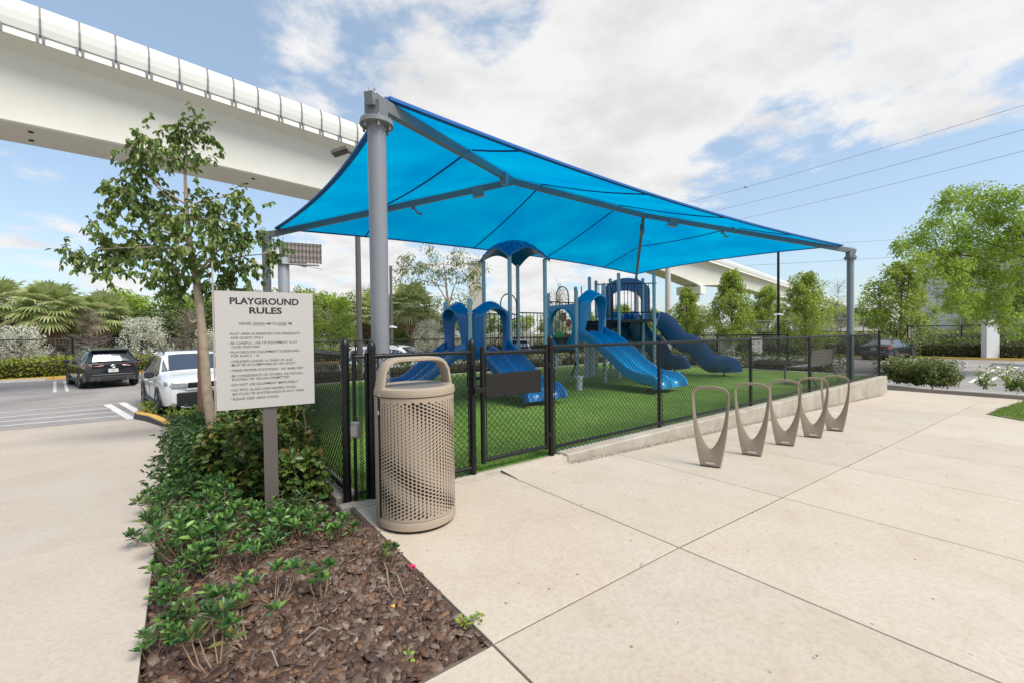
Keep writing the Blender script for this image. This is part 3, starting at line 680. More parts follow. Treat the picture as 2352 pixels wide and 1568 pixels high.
# first bay of side fence (shares its corner post with the front run)
run_fence('fence_bay', (1.0, 3.56), 0, [.245, 1.215], 'narrow black chain-link bay behind the tan litter bin', z=.01)
wk_ = run_fence('fence_bay', (1.05, 3.60), math.radians(-10), [0.06, .155], 'slim black chain-link filler between two posts left of the litter bin', z=.01, term=(False, False), pr=.014)
# gate leaf
gt = empty('playground_gate', (2.30, 3.555, .03), 0, 'black chain-link playground gate with a dark latch plate across its middle', 'gate')
b = MB()
for x in (0.03, .86): b = MB(); b.cyl((x, 0), .024, .06, 1.19, 14); b.ball((x, 0, 1.19), .026, 10, .6); b.build('gate_stile', m_black, gt, smooth=True)
for z in (.09, 1.135): b = MB(); b.tube([(.03, 0, z), (.86, 0, z)], .021, 10); b.build('gate_rail', m_black, gt, smooth=True)
o = link('chain_link', chain(.06, .83, .09, 1.16), m_wire, gt); o['kind'] = 'stuff'; o.location = (0, -.012, 0)
MB().cbox((.055, .012, .69), (.80, .022, .93), .004).build('kick_plate', m_blackmat, gt)
for z in (.22, .98):
    b = MB(); b.cyl((.895, 0), .03, z-.025, z+.025, 10); b.box((.86, -.012, z-.02), (.92, .012, z+.02)); b.build('hinge', m_black, gt)
b = MB(); b.cbox((-.10, -.05, .76), (.05, -.03, .81), .004); b.cbox((-.10, -.05, .74), (-.08, .03, .83), .004); b.tube([(-.085, -.03, .78), (-.085, -.03, 1.03)], .022, 8); b.build('latch', m_black, gt)
for x in (.065, .825): b = MB(); b.cyl((x, -.01), .006, .1, 1.13, 6); b.build('tension_bar', m_black, gt)
# key box hanging from the first post
kx = P3(817, 985, 3.28)
kb_ = empty('lock_box', kx, math.radians(-45), 'small grey key lock box hanging from the black fence post beside the sign', 'lock box')
b = MB(); b.cbox((-.036, -.024, -.065), (.036, .024, .06), .01); b.build('case', mat('zinc_case', (.23, .23, .22), .4, metal=.6), kb_)
b = MB(); b.cbox((-.028, -.030, -.05), (.028, -.0245, .028), .003); b.build('door', mat('zinc_door', (.30, .30, .29), .35, metal=.7), kb_)
b = MB(); b.tube([(-.018, 0, .055), (-.018, 0, .08), (0, 0, .10), (.018, 0, .08), (.018, 0, .055)], .005, 8); b.build('shackle', m_black, kb_, smooth=True)

# ------------------------------------------------------------------ litter bin
tc = Vector((1.365, 2.99, 0))
tb = empty('litter_bin', tc, 0, 'tan perforated litter bin with an arched handle standing on the concrete paving', 'litter bin')
r0 = .283
b = MB(); b.lathe((0, 0), [(r0-.015, .012), (r0+.002, .022), (r0+.004, .06), (r0, .075), (r0-.004, .078)], 64); b.build('base_ring', m_tan, tb, smooth=True)
b = MB(); b.lathe((0, 0), [(r0-.02, .0), (r0-.02, .012)], 48); b.build('foot', m_dark, tb, smooth=True)
b = MB(); b.lathe((0, 0), [(r0-.022, .08), (r0-.022, .915)], 48); b.build('liner', m_dark, tb, smooth=True)
# pierced shell: every cell a ring of faces round an open slot
nc, nr = 66, 34; z0, z1 = .082, .922; hA = math.radians(222)     # door edge bearing
b = MB(); V = []; Fs = []
dirx = math.atan2(-tc.y, -tc.x)
for j in range(nr):
    for i in range(nc):
        a0, a1 = 2*math.pi*i/nc, 2*math.pi*(i+1)/nc; za, zb_ = z0+(z1-z0)*j/nr, z0+(z1-z0)*(j+1)/nr
        if i % 2: za, zb_ = max(z0, za-(z1-z0)/nr/2), (zb_-(z1-z0)/nr/2 if j < nr-1 else z1)
        cx_, cz_ = (a0+a1)/2, (za+zb_)/2; w, h = (a1-a0), (zb_-za)
        st = .5 if i % 2 else 0
        # wandering pattern of slot widths and slants
        ph = math.sin(cx_*3.1+cz_*9+.8)+math.sin(cx_*1.7-cz_*13+2.0)
        wd = w*(.11+.15*(1+math.sin(cx_*3.4+cz_*15.0+1.8*math.sin(cz_*8+cx_)))**1.25*.8)
        hh = h*(.33+.06*math.sin(cx_*7+cz_*11)); sl = w*.24*ph
        cz2 = cz_
        q = [(cx_-wd-sl*.6, cz2-hh), (cx_+wd-sl*.6, cz2-hh*.9), (cx_+wd+sl*.6, cz2+hh), (cx_-wd+sl*.6, cz2+hh*.9)]
        c4 = [(a0, za), (a1, za), (a1, zb_), (a0, zb_)]
        base = len(V)
        for (an, z) in c4+q: V.append((r0*math.cos(an), r0*math.sin(an), z))
        solid = (j == 0 or j == nr-1)
        if solid: Fs.append((base, base+1, base+2, base+3))
        else: Fs += [(base+k, base+(k+1) % 4, base+4+(k+1) % 4, base+4+k) for k in range(4)]
b.add(V, Fs); b.build('perforated_shell', m_tan, tb)
# solid door edge and its dark gap on the left
def arc_box(a0, a1, rr0, rr1, za, zb_, n=6):
    q = MB(); vs = []
    for k in range(n+1):
        an = a0+(a1-a0)*k/n
        for rr, z in ((rr0, za), (rr1, za), (rr1, zb_), (rr0, zb_)): vs.append((rr*math.cos(an), rr*math.sin(an), z))
    fs = [(k*4+j, k*4+(j+1) % 4, k*4+4+(j+1) % 4, k*4+4+j) for k in range(n) for j in range(4)] + [(3, 2, 1, 0), (n*4, n*4+1, n*4+2, n*4+3)]
    return q.add(vs, fs)
view = math.atan2(-tc.y, -tc.x); lft = view - math.radians(62)
arc_box(lft-.50, lft-.02, r0-.01, r0+.006, .08, .922).build('door_edge', m_tan, tb)
arc_box(lft-.018, lft+.075, r0-.012, r0+.003, .085, .918).build('door_gap', m_dark, tb)
lt_ = MB().cbox((0, 0, 0), (.012, .012, .03), .003).build('latch', m_steel, tb)
lt_.location = ((r0+.004)*math.cos(lft+.03)-.006, (r0+.004)*math.sin(lft+.03)-.006, .80)
b = MB(); b.lathe((0, 0), [(r0-.004, .926), (r0+.006, .929), (r0+.010, .950), (r0+.004, .978), (r0-.022, .990), (r0-.055, .985), (r0-.085, .96), (r0-.095, .88), (r0-.1, .70), (1e-4, .69)], 64); b.build('rim', [m_tan], tb, smooth=True)
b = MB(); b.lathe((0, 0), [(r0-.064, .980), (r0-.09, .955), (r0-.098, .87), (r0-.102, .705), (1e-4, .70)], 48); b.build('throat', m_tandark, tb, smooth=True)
# arch handle: a strap standing on the left and right of the rim
ha = view - math.radians(64); hd = Vector((math.cos(ha), math.sin(ha), 0))
pts = []; 
for k in range(25):
    u = -1+2*k/24; x = (r0-.012)*u
    z = .95+.225*(1-abs(u)**6.0)**.5 if abs(u) < 1 else .95
    pts.append(hd*x+Vector((0, 0, z)))
pts = [hd*(-(r0-.008))+Vector((0, 0, .93))]+pts+[hd*(r0-.008)+Vector((0, 0, .93))]
side = Vector((-hd.y, hd.x, 0))
b = MB(); b.sweep(pts, [(-.065, -.008), (-.05, -.018), (.05, -.018), (.065, -.008), (.065, .008), (.05, .016), (-.05, .016), (-.065, .008)], lat=side); b.build('handle', m_tan, tb, smooth=True)

# ------------------------------------------------------------------ rules sign
pl_ = L(-2.148, 3.15); pr_ = L(-1.582, 3.47); sdir = (pr_-pl_).normalized(); sn = Vector((sdir.y, -sdir.x, 0))
if sn.dot(-pl_) < 0: sn = -sn
sw = (pr_-pl_).length; zt_, zb_ = 1.687, .818
sg = empty('rules_sign', ((pl_+pr_)/2)-sn*.05+Vector((0, 0, -.06)), 0, 'grey PLAYGROUND RULES sign board on a square bronze post in the planting bed', 'sign')
def Bs(mb, name, m, **k): return B(mb, name, m, sg, **k)
c0 = (pl_+pr_)/2
b = MB(); b.sweep([c0-sn*.055+sdir*.012+Vector((0, 0, -.15)), c0-sn*.055+sdir*.012+Vector((0, 0, 1.55))], [(-.047, -.04), (.047, -.04), (.047, .04), (-.047, .04)], lat=sdir); Bs(b, 'post', m_signpost)
b = MB(); b.sweep([pl_-sn*.008+Vector((0, 0, zb_)), pl_-sn*.008+Vector((0, 0, zt_))], [(0, -.006), (sw, -.006), (sw, .006), (0, .006)], lat=sdir); o = Bs(b, 'board', m_sign)
def onplate(px, py):
    d = rayv(px, py); q = Vector((0, 0, EYE)); t = (pl_-q).dot(sn)/d.dot(sn); p = q+d*t; return (p-pl_).dot(sdir), p.z
def zq(zx, zy): return onplate((800+zx*.38265)/1.7415, (1000+zy*.38265)/1.7415)
def text_line(s, x0, x1, yb, cap, bold=0.0, yb1=None, m=None):
    u0, v0 = zq(x0, yb); u1, v1 = zq(x1, yb1 if yb1 else yb); _, vc = zq(x0, yb-cap)
    cu_ = bpy.data.curves.new('t', 'FONT'); cu_.body = s; cu_.offset = bold; cu_.resolution_u = 3
    to = bpy.data.objects.new('t', cu_); C.objects.link(to); bpy.context.view_layer.update()
    me = bpy.data.meshes.new_from_object(to.evaluated_get(bpy.context.evaluated_depsgraph_get())); bpy.data.objects.remove(to)
    co = np.empty(len(me.vertices)*3, np.float32); me.vertices.foreach_get('co', co); co = co.reshape(-1, 3)
    mn, mxx = co[:, 0].min(), co[:, 0].max(); bot = np.percentile(co[:, 1], 8) if ',' not in s else 0.0; hi = co[:, 1].max()
    if any(ch_ in s for ch_ in '.,') or True: bot = 0.0
    sx_ = (u1-u0)/(mxx-mn); sz_ = (vc-v0)/(hi-bot)
    for v in me.vertices:
        p = pl_+sdir*(u0+(v.co.x-mn)*sx_)+sn*(-.0015); p.z = (v0)+(v.co.y)*sz_; v.co = p
    me.materials.clear(); o = link('lettering', me, m or m_ink); o.parent = sg; o.matrix_parent_inverse = inv(sg); return o
text_line('PLAYGROUND', 310, 1033, 565, 70, .035, 573); text_line('RULES', 515, 857, 665, 66, .035, 669)
text_line('HOURS: DAWN AM TO DUSK PM', 410, 960, 784, 28, .010, 785)
ml = mat('sign_ink_soft', (.055, .04, .038), .6)
def bar(x0, x1, y0, y1):
    u0, v0 = zq(x0, y0); u1, v1 = zq(x1, y1); b = MB(); b.add([pl_+sdir*u-sn*.0015+Vector((0, 0, v-pl_.z)) for u, v in ((u0, v0), (u1, v0), (u1, v1), (u0, v1))], [(0, 1, 2, 3)]); Bs(b, 'lettering', ml)
bar(566, 674, 788, 791); bar(806, 900, 788, 791)
for s, x0, x1, y0, y1, cap, bul in [('PLAY AREA IS RESERVED FOR RESIDENTS', 318, 1047, 890, 880, 25, 1), ('AND GUESTS ONLY', 318, 663, 931, 927, 24, 0),
    ('BE CAREFUL. USE OF EQUIPMENT IS AT', 322, 1018, 985, 971, 25, 1), ('YOUR OWN RISK', 323, 627, 1025, 1017, 25, 0),
    ('PLAYGROUND EQUIPMENT IS DESIGNED', 327, 1041, 1079, 1060, 25, 1), ('FOR AGES 5 - 10', 327, 618, 1117, 1110, 25, 0),
    ('CHILDREN UNDER 16 YEARS OF AGE', 329, 968, 1175, 1152, 25, 1), ('MUST BE ACCOMPANIED BY AN ADULT', 331, 1000, 1213, 1188, 25, 0),
    ('WEAR PROPER FOOTWEAR - NO BARE FEET', 333, 1083, 1270, 1236, 25, 1), ('BE CONSIDERATE OF OTHERS. NO ROUGH', 336, 1074, 1327, 1290, 25, 1),
    ('PLAYING OR YELLING PERMITTED', 336, 935, 1364, 1335, 25, 0), ('DO NOT USE EQUIPMENT IMPROPERLY', 339, 1027, 1420, 1380, 25, 1),
    ('NO PETS, GLASS CONTAINERS, FOOD,', 341, 1010, 1475, 1437, 25, 1), ('BICYCLES OR SKATEBOARDS IN PLAY AREA', 342, 1092, 1517, 1463, 25, 0), ('PLEASE KEEP AREA CLEAN', 345, 820, 1568, 1537, 25, 1)]:
    text_line(s, x0, x1, y0, cap, .007, y1, m_ink)
    if bul: bar(x0-20, x0-11, y0-13, y0-5)

# ------------------------------------------------------------------ cycle racks
def make_rack(label):
    t = empty('cycle_rack', (0, 0, 0), 0, label, 'cycle rack', 'looped cycle racks standing in a row on the paving')
    # outline in local XZ: outer and inner contours sampled together, both closed curves
    H = .86; w = .182; wb = .100; O = []; I = []
    n = 56
    for q in range(n):
        th = 2*math.pi*q/n; sx1, cz1 = math.sin(th), -math.cos(th)     # th=0 foot, pi crown
        # inner opening: a long egg, pointed towards the foot
        f = (1-math.cos(th))/2                                         # 0 at the foot, 1 at the crown
        iz = .19+(H-.032-.19)*f; wi = (w-.024)*(max(0, 1-(1-f)**2.3))**.70 if f < .86 else (w-.024)*(1-max(0, (f-.86)/.14)**3.2)**.45
        I.append((wi*(1 if sx1 >= 0 else -1) if abs(sx1) > 1e-6 else 0, iz))
        oz = H*f; wo = wb+(w-wb)*(1-(1-min(1, f/.84))**1.9) if f < .86 else w*(1-max(0, (f-.86)/.14)**3.4)**.42
        O.append((wo*(1 if sx1 >= 0 else -1) if abs(sx1) > 1e-6 else 0, oz))
    O[0] = (0, 0); k = n; b = MB(); V = []
    for (ox, oz), (ix, iz) in zip(O, I):
        th = .014+.012*max(0, 1-oz/.5); mx0, mz0 = ox*.90+ix*.10, oz*.90+iz*.10; m1x, m1z = ox*.25+ix*.75, oz*.25+iz*.75
        V += [(ox, 0, oz), (mx0, -th, mz0), (m1x, -th*.75, m1z), (ix, 0, iz), (m1x, th*.75, m1z), (mx0, th, mz0)]
    F = [(i*6+j, i*6+(j+1) % 6, ((i+1) % n)*6+(j+1) % 6, ((i+1) % n)*6+j) for i in range(k) for j in range(6)]
    b.add(V, F); b.build('loop', m_rack, t, smooth=True, auto=50)
    MB().cbox((-.045, -.0315, .035), (.045, -.028, .058), .001).build('badge', m_steel, t)
    for x in (-.05, .03): b = MB(); b.ball((x, -.028, .085), .006, 6); b.build('screw', m_steel, t)
    return t
def gslope(px, py):
    z = 0
    for _ in range(30): p = G(px, py, z); z = zpav(p.x)
    return p
lab = ['taupe looped cycle rack nearest the camera, leftmost of the row of five', 'taupe looped cycle rack second from the left in the row of five', 'middle taupe looped cycle rack of the row of five on the paving',
       'taupe looped cycle rack second from the right in the row of five', 'taupe looped cycle rack farthest along, rightmost of the row of five']
rk = make_rack(lab[0])
for i, (px, py) in enumerate([(1632, 1071), (1727, 1045), (1803, 1022), (1867, 1004), (1918, 989)]):
    o = rk if i == 0 else copy_tree(rk); p = gslope(px, py); o.location = (p.x, 2.42 if False else p.y, zpav(p.x)); o.rotation_euler = (0, 0, math.radians(-68)); o['label'] = lab[i]

# ------------------------------------------------------------------ bench
bn = empty('park_bench', (11.95, 3.98, .012), 0, 'taupe slatted steel park bench on the turf behind the fence by the right canopy post', 'bench')
bw = 1.55
b = MB(); b.sweep([(0.03, -.10, .46), (bw-.03, -.10, .46)], [(-.006, 0)]*1+[(0, 0)]) if False else None
for k in range(13):     # backrest slats
    z = .47+k*.030; y = .02-.10*(z-.45); MB().cbox((.04, y-.006, z), (bw-.04, y+.006, z+.022), .002).build('back_slat', m_benchm, bn)
for k in range(12):
    y = .05+k*.037; MB().cbox((.04, y, .44-.0*k), (bw-.04, y+.028, .452), .002).build('seat_slat', m_benchm, bn)
for x in (0.0, bw):
    b = MB(); b.tube([(x, -.16, 0), (x, .02, .42), (x, .0, .62), (x, -.06, .90)], .024, 8)
    b.tube([(x, .02, .44), (x, .50, .44)], .022, 8)
    b.tube([(x, -.02, .64), (x, .12, .70), (x, .35, .68), (x, .50, .56), (x, .54, .3), (x, .54, 0)], .022, 8)
    b.build('side_frame', m_benchm, bn, smooth=True)

# ------------------------------------------------------------------ play structure
FX, FY, s_ = 5.92, 7.86, 1.06
ps = empty('play_structure', (FX, FY, .012), 0, 'blue and black play structure with towers, arches and slides under the canopy', 'play structure')
PR = .048
def post(x, y, h, z0=0):
    b = MB(); b.cyl((x, y), PR, z0, h-.04, 16); b.lathe((x, y), [(PR*1.1, h-.06), (PR*1.1, h-.03), (PR*.9, h-.01), (PR*.5, h+.008), (1e-4, h+.012)], 16)
    return b.build('post', m_playpost, ps, smooth=True)
def collar(x, y, z):
    b = MB(); b.cyl((x, y), PR*1.28, z-.025, z+.025, 14); b.box((x+.03, y-.02, z-.02), (x+.10, y+.02, z+.02)); b.build('clamp', m_playpost, ps, smooth=True)
c0x, c1x, c2x, c3x, c4x = -s_, 0, s_, 2*s_, 3*s_
D0, D1, D2, DT = .93, .93, 1.22, 1.70
for (x, y, h) in [(c0x, 0, 2.08), (c0x, s_, 2.08), (0, 0, 3.12), (0, s_, 3.12), (c2x, 0, 3.12), (c2x, s_, 3.12), (c3x, 0, 2.42), (c3x, s_, 2.42), (c4x, 0, 2.66), (c4x, s_, 2.66)]:
    post(x, y, h)
    for z in ((D1+.0, D1+.85) if x < c3x-.1 else (D2, D2+.95)): collar(x, y, z)
def deck(pts, z, nm='deck'):
    k = len(pts); b = MB(); b.add([(x, y, z-.07) for x, y in pts]+[(x, y, z) for x, y in pts], [tuple(range(k-1, -1, -1)), tuple(range(k, 2*k))]+[(i, (i+1) % k, k+(i+1) % k, k+i) for i in range(k)]); return b.build(nm, m_deck, ps)
def sq(x0, x1, y0=0, y1=s_): return [(x0, y0), (x1, y0), (x1, y1), (x0, y1)]
deck(sq(c0x, 0), D0); deck(sq(0, c2x), D1); deck(sq(c3x, c4x), D2); deck(sq(c2x, c3x, .0, s_), D1+.0)
MB().box((c3x-.01, 0, D1), (c3x+.01, s_, D2)).build('riser', m_deck, ps)
def frame(o, x, y, z, ang): o.location = (x, y, z); o.rotation_euler = (0, 0, ang)
def arch_panel(x, y, z, ang, w, h, m, out=.19, legw=.185):
    """moulded entry arch in local XZ (x across, -y outwards) with a hood that bulges out"""
    n = 33; V = []
    for k in range(n):
        t = k/(n-1)                       # 0 left foot -> 1 right foot
        a = math.pi*t
        # inner opening
        if t < .22: ix, iz = -w*.5+legw+.02*0, h*.62*t/.22
        elif t > .78: ix, iz = w*.5-legw, h*.62*(1-t)/.22
        else:
            q = (t-.22)/.56*math.pi; ix, iz = -(w*.5-legw)*math.cos(q), h*.62+h*.22*math.sin(q)
        bul = 1.0; ix *= 1+.06*math.sin(min(1, iz/(h*.62))*math.pi)
        # outer edge
        if t < .26: ox, oz = -w*.5, h*.80*t/.26
        elif t > .74: ox, oz = w*.5, h*.80*(1-t)/.26
        else:
            q = (t-.26)/.48; ox = -w*.5+w*q; oz = h*(.80+.20*math.sin(math.pi*q)**1.3)
        hood = out*(math.sin(math.pi*t)**.9)
        mx_, mz_ = ix*.72+ox*.28, iz*.72+oz*.28
        V += [(ox, .03, oz), (ox, -.02, oz), (ox*.7+ix*.3, -.05-hood*.35, oz*.7+iz*.3), (mx_, -.05-hood, mz_), (ix*1.0, -.04-hood*1.05, iz+.01), (ix*1.02, -.0-hood*.5, iz-.015), (ix*1.03, .03, iz-.02)]
    k = 7; F = [(i*k+j, i*k+(j+1) % k, (i+1)*k+(j+1) % k, (i+1)*k+j) for i in range(n-1) for j in range(k)]
    F += [tuple(range(k)), tuple((n-1)*k+j for j in range(k-1, -1, -1))]
    o = MB().add(V, F).build('entry_arch', m, ps, smooth=True, auto=60); frame(o, x, y, z, ang); return o
arch_panel(-s_/2, 0, D0, 0, s_-.08, 1.12, m_blue)
arch_panel(-s_, s_/2, D0, -math.pi/2, s_-.08, 1.12, m_blue)
arch_panel(-s_/2, s_, D0, math.pi, s_-.10, 1.0, m_blue, .12)
arch_panel((c3x+c4x)/2, 0, D2, 0, s_-.10, 1.24, m_bright, .30)
def side_panel(x, y, z, ang, w, h):
    o = MB().cbox((-w/2, -.02, 0), (w/2, .02, h), .02).build('side_panel', m_blue, ps); frame(o, x, y, z, ang)
# slides
def slide(path, width, m, lanes=2, lip=.16, lat=None, name='slide', foot=True, undercut=.07):
    """moulded slide bed swept along path"""
    hw = width/2; pr = []
    pr.append((-hw-.03, lip*.72)); pr.append((-hw-.015, lip)); pr.append((-hw+.03, lip))
    xs = np.linspace(-hw, hw, lanes+1)
    for i in range(lanes):
        a, c = xs[i], xs[i+1]; pr += [(a+.07, lip*.35), (a+.13, .02), ((a+c)/2, 0), (c-.13, .02), (c-.07, lip*.35)]
        if i < lanes-1: pr += [(c-.025, lip*.75), (c+.025, lip*.75)]
    pr += [(hw-.03, lip), (hw+.015, lip), (hw+.03, lip*.72), (hw+.0, -.02), (hw-.12, -undercut), (0, -undercut*1.05), (-hw+.12, -undercut), (-hw, -.02)]
    b = MB(); b.sweep(path, pr, lat=lat); return b.build(name, m, ps, smooth=True, auto=55)
def spath(x0, y0, z0, dx, dy, run, zend, n=22, wavy=0, flat=.10, ex=.32):
    pts = []
    for i in range(n):
        t = i/(n-1); s = t
        # level start, steep middle, level run-out
        if t < flat: f = 0.02*t/flat
        elif t < 1-ex: q = (t-flat)/(1-ex-flat); f = .02+.86*(max(0.0, q)**1.12)
        else: q = (t-(1-ex))/ex; f = .88+.12*(1-max(0.0, 1-q)**2.4)
        z = z0+(zend-z0)*f + wavy*math.sin(t*math.pi*3.2)
        pts.append(Vector((x0+dx*run*t, y0+dy*run*t, z)))
    # smooth
    for _ in range(3): pts = [pts[0]]+[(pts[i-1]+pts[i]*2+pts[i+1])/4 for i in range(1, n-1)]+[pts[-1]]
    pts.append(pts[-1]+Vector((dx*.06, dy*.06, -.045))); pts.append(pts[-1]+Vector((dx*.02, dy*.02, -.09)))
    return pts
xm = (c3x+c4x)/2
slide(spath(xm, .02, D2+.03, 0, -1, 2.2, .23), 1.0, m_bright, 2, .20, lat=(-1, 0, 0))
slide(spath(-s_/2, .02, D0+.02, 0, -1, 1.65, .22), .92, m_blue, 2, .17, lat=(-1, 0, 0))
slide(spath(-s_+.02, s_/2, D0+.02, -1, 0, 1.5, .26), .92, m_blue, 2, .17, lat=(0, 1, 0))
# slide supports
for (x, y) in [(-s_/2, -1.45), (-s_-1.35, s_/2), (xm, -2.0)]:
    b = MB(); b.cyl((x, y), .025, 0, .2, 8); b.build('slide_leg', m_black, ps, smooth=True)
# shoulders where each bed meets its arch
for (x, y, ang, w, z, m) in [(xm, 0, 0, 1.0, D2, m_bright), (-s_/2, 0, 0, .92, D0, m_blue), (-s_, s_/2, -math.pi/2, .92, D0, m_blue)]:
    for sgn in (-1, 1):
        b = MB(); pr = [(sgn*(w/2-.0), 0.02, .02), (sgn*(w/2+.02), .0, .30), (sgn*(w/2+.0), -.30, .12), (sgn*(w/2+.0), -.42, -.06), (sgn*(w/2), 0.02, -.14)]
        q = [(p[0]-sgn*.07, p[1], p[2]) for p in pr]
        b.add(pr+q, [tuple(range(5)) if sgn > 0 else tuple(range(4, -1, -1)), tuple(range(9, 4, -1)) if sgn > 0 else tuple(range(5, 10))]+[(i, (i+1) % 5, 5+(i+1) % 5, 5+i) for i in range(5)])
        o = b.build('slide_cheek', m, ps); frame(o, x, y, z, ang)
# gear window panel facing left (-X) between cells
def gear_panel(x, y, z, ang, w, h):
    cz = h*.50; ax_, az_ = w*.425, h*.415; n = 48; b = MB(); V = []
    def sqp(a):   # rounded square boundary at angle a
        c, s = math.cos(a), math.sin(a); k = 1/max(abs(c)/(w/2), abs(s)/(h/2)); k = min(k, 1.30*min(w, h)/2*1.0/1.0 if False else k); return c*k, cz+s*k
    for i in range(n):
        a = 2*math.pi*i/n; ox, oz = sqp(a)
        V += [(ox, .03, oz), (ox, -.025, oz), (ax_*1.10*math.cos(a), -.03, cz+az_*1.10*math.sin(a)), (ax_*1.08*math.cos(a), -.055, cz+az_*1.07*math.sin(a)), (ax_*1.0*math.cos(a), -.055, cz+az_*1.0*math.sin(a)), (ax_*.98*math.cos(a), .0, cz+az_*.98*math.sin(a)), (ax_*.98*math.cos(a), .03, cz+az_*.98*math.sin(a))]
    F = [(i*7+j, ((i+1) % n)*7+j, ((i+1) % n)*7+(j+1) % 7, i*7+(j+1) % 7) for i in range(n) for j in range(7)]
    o = b.add(V, F).build('gear_panel', m_bright, ps, smooth=True, auto=30); frame(o, x, y, z, ang)
    V = [(ax_*1.0*math.cos(2*math.pi*i/32), -.012, cz+az_*math.sin(2*math.pi*i/32)) for i in range(32)]
    V2 = [(v[0], -.006, v[2]) for v in V]
    q = MB().add(V+V2, [tuple(range(32)), tuple(range(63, 31, -1))]).build('window_pane', m_pane, o)
    cols = [((.40, .17, .09), .03, .21, .14), ((.65, .08, .06), .22, .08, .11), ((.46, .38, .16), -.17, .05, .11), ((.08, .75, .20), -.12, -.20, .14), ((.42, .25, .10), .12, -.22, .11)]
    for k, (c, gx_, gz_, r) in enumerate(cols):
        mg = mat('gear_'+['brown', 'red', 'olive', 'green', 'tan'][k], c, .4, trans=.3)
        vs = []; nt_ = 14
        for i in range(nt_*4):
            a = 2*math.pi*i/(nt_*4); rr = r*(1 if i % 4 < 2 else .82); vs.append((gx_*w/.95+rr*math.cos(a), .005, cz+gz_*h/1.0+rr*math.sin(a)))
        k_ = len(vs); b = MB().add(vs+[(v[0], .018, v[2]) for v in vs], [tuple(range(k_-1, -1, -1)), tuple(range(k_, 2*k_))]+[(i, (i+1) % k_, k_+(i+1) % k_, k_+i) for i in range(k_)])
        b.build('gear', mg, o); b = MB(); b.ball((gx_*w/.95, 0, cz+gz_*h), .016, 8); b.build('gear_bolt', m_steel, o)
    b = MB(); b.tube([(ax_*1.04*math.cos(2*math.pi*i/40), -.056, cz+az_*1.03*math.sin(2*math.pi*i/40)) for i in range(41)], .020, 6, cap=False); b.build('window_ring', mat('teal_ring', (.0, .30, .40), .35), o, smooth=True)
    for i in range(16):
        a = 2*math.pi*i/16; b = MB(); b.ball((ax_*1.06*math.cos(a), -.056, cz+az_*1.04*math.sin(a)), .010, 6); b.build('rivet', m_playpost, o)
gear_panel(c3x, s_/2, D2-.30, -math.pi/2, s_-.06, 1.16)
# black barriers
def barrier(x0, y0, z0, x1, y1, z1, h=.95, nb=7, loop=None, kick=.05):
    b = MB(); a = Vector((x0, y0, z0)); c = Vector((x1, y1, z1)); u = Vector((0, 0, 1))
    b.tube([a+u*h, c+u*h], .016, 6); b.tube([a+u*kick, c+u*kick], .016, 6)
    for i in range(1, nb):
        p = a.lerp(c, i/nb); b.tube([p+u*kick, p+u*h], .0105, 6)
    if loop:
        f0, f1, hh, zl = loop; p = a.lerp(c, f0); q = a.lerp(c, f1); m_ = (q-p)*.5; mid = (p+q)/2
        pts = [p+u*zl]+[mid - m_*math.cos(t) + u*(hh-m_.length+m_.length*math.sin(t)) for t in np.linspace(0, math.pi, 11)]+[q+u*zl]
        b.tube(pts, .016, 6)
    return b.build('barrier', m_black, ps, smooth=True)
barrier(0, 0, D1, c2x, 0, D1, .88, 8) if False else None
barrier(c2x, s_, D1, 0+.05, s_, D1, .90, 8, (.05, .55, 1.42, .2))
barrier(c2x, 0, D1, c3x, 0, D1, .0001, 0) if False else None
barrier(c2x+.03, s_, D1, c3x-.03, s_, D1, .95, 8)
barrier(c3x, s_+.0, D2, c4x, s_, D2, .98, 8, (.30, .72, 1.42, .9))
barrier(0, .0, D1-.55, s_*.9, .0, D1-.55, .5, 6) if False else None
# access loop rail and low steps at the far side of the roofed deck
for k in range(3):
    deck([(c1x+.1, s_+.28*k), (c2x-.1, s_+.28*k), (c2x-.1, s_+.28*(k+1)), (c1x+.1, s_+.28*(k+1))], D1-.23*(k+1), 'step')
for xx in (.08, c2x-.08):
    b = MB(); b.tube([(xx, s_, D1+.8), (xx, s_+.35, D1+.72), (xx, s_+.95, D1+.2), (xx, s_+.95, .0)], .016, 6); b.tube([(xx, s_, D1+.3), (xx, s_+.95, D1-.35)], .012, 6)
    for k in range(3): b.tube([(xx, s_+.3*(k+.5), D1+.72-.3*k), (xx, s_+.3*(k+.5), D1-.05-.25*k)], .010, 6)
    b.build('handrail', m_black, ps, smooth=True)
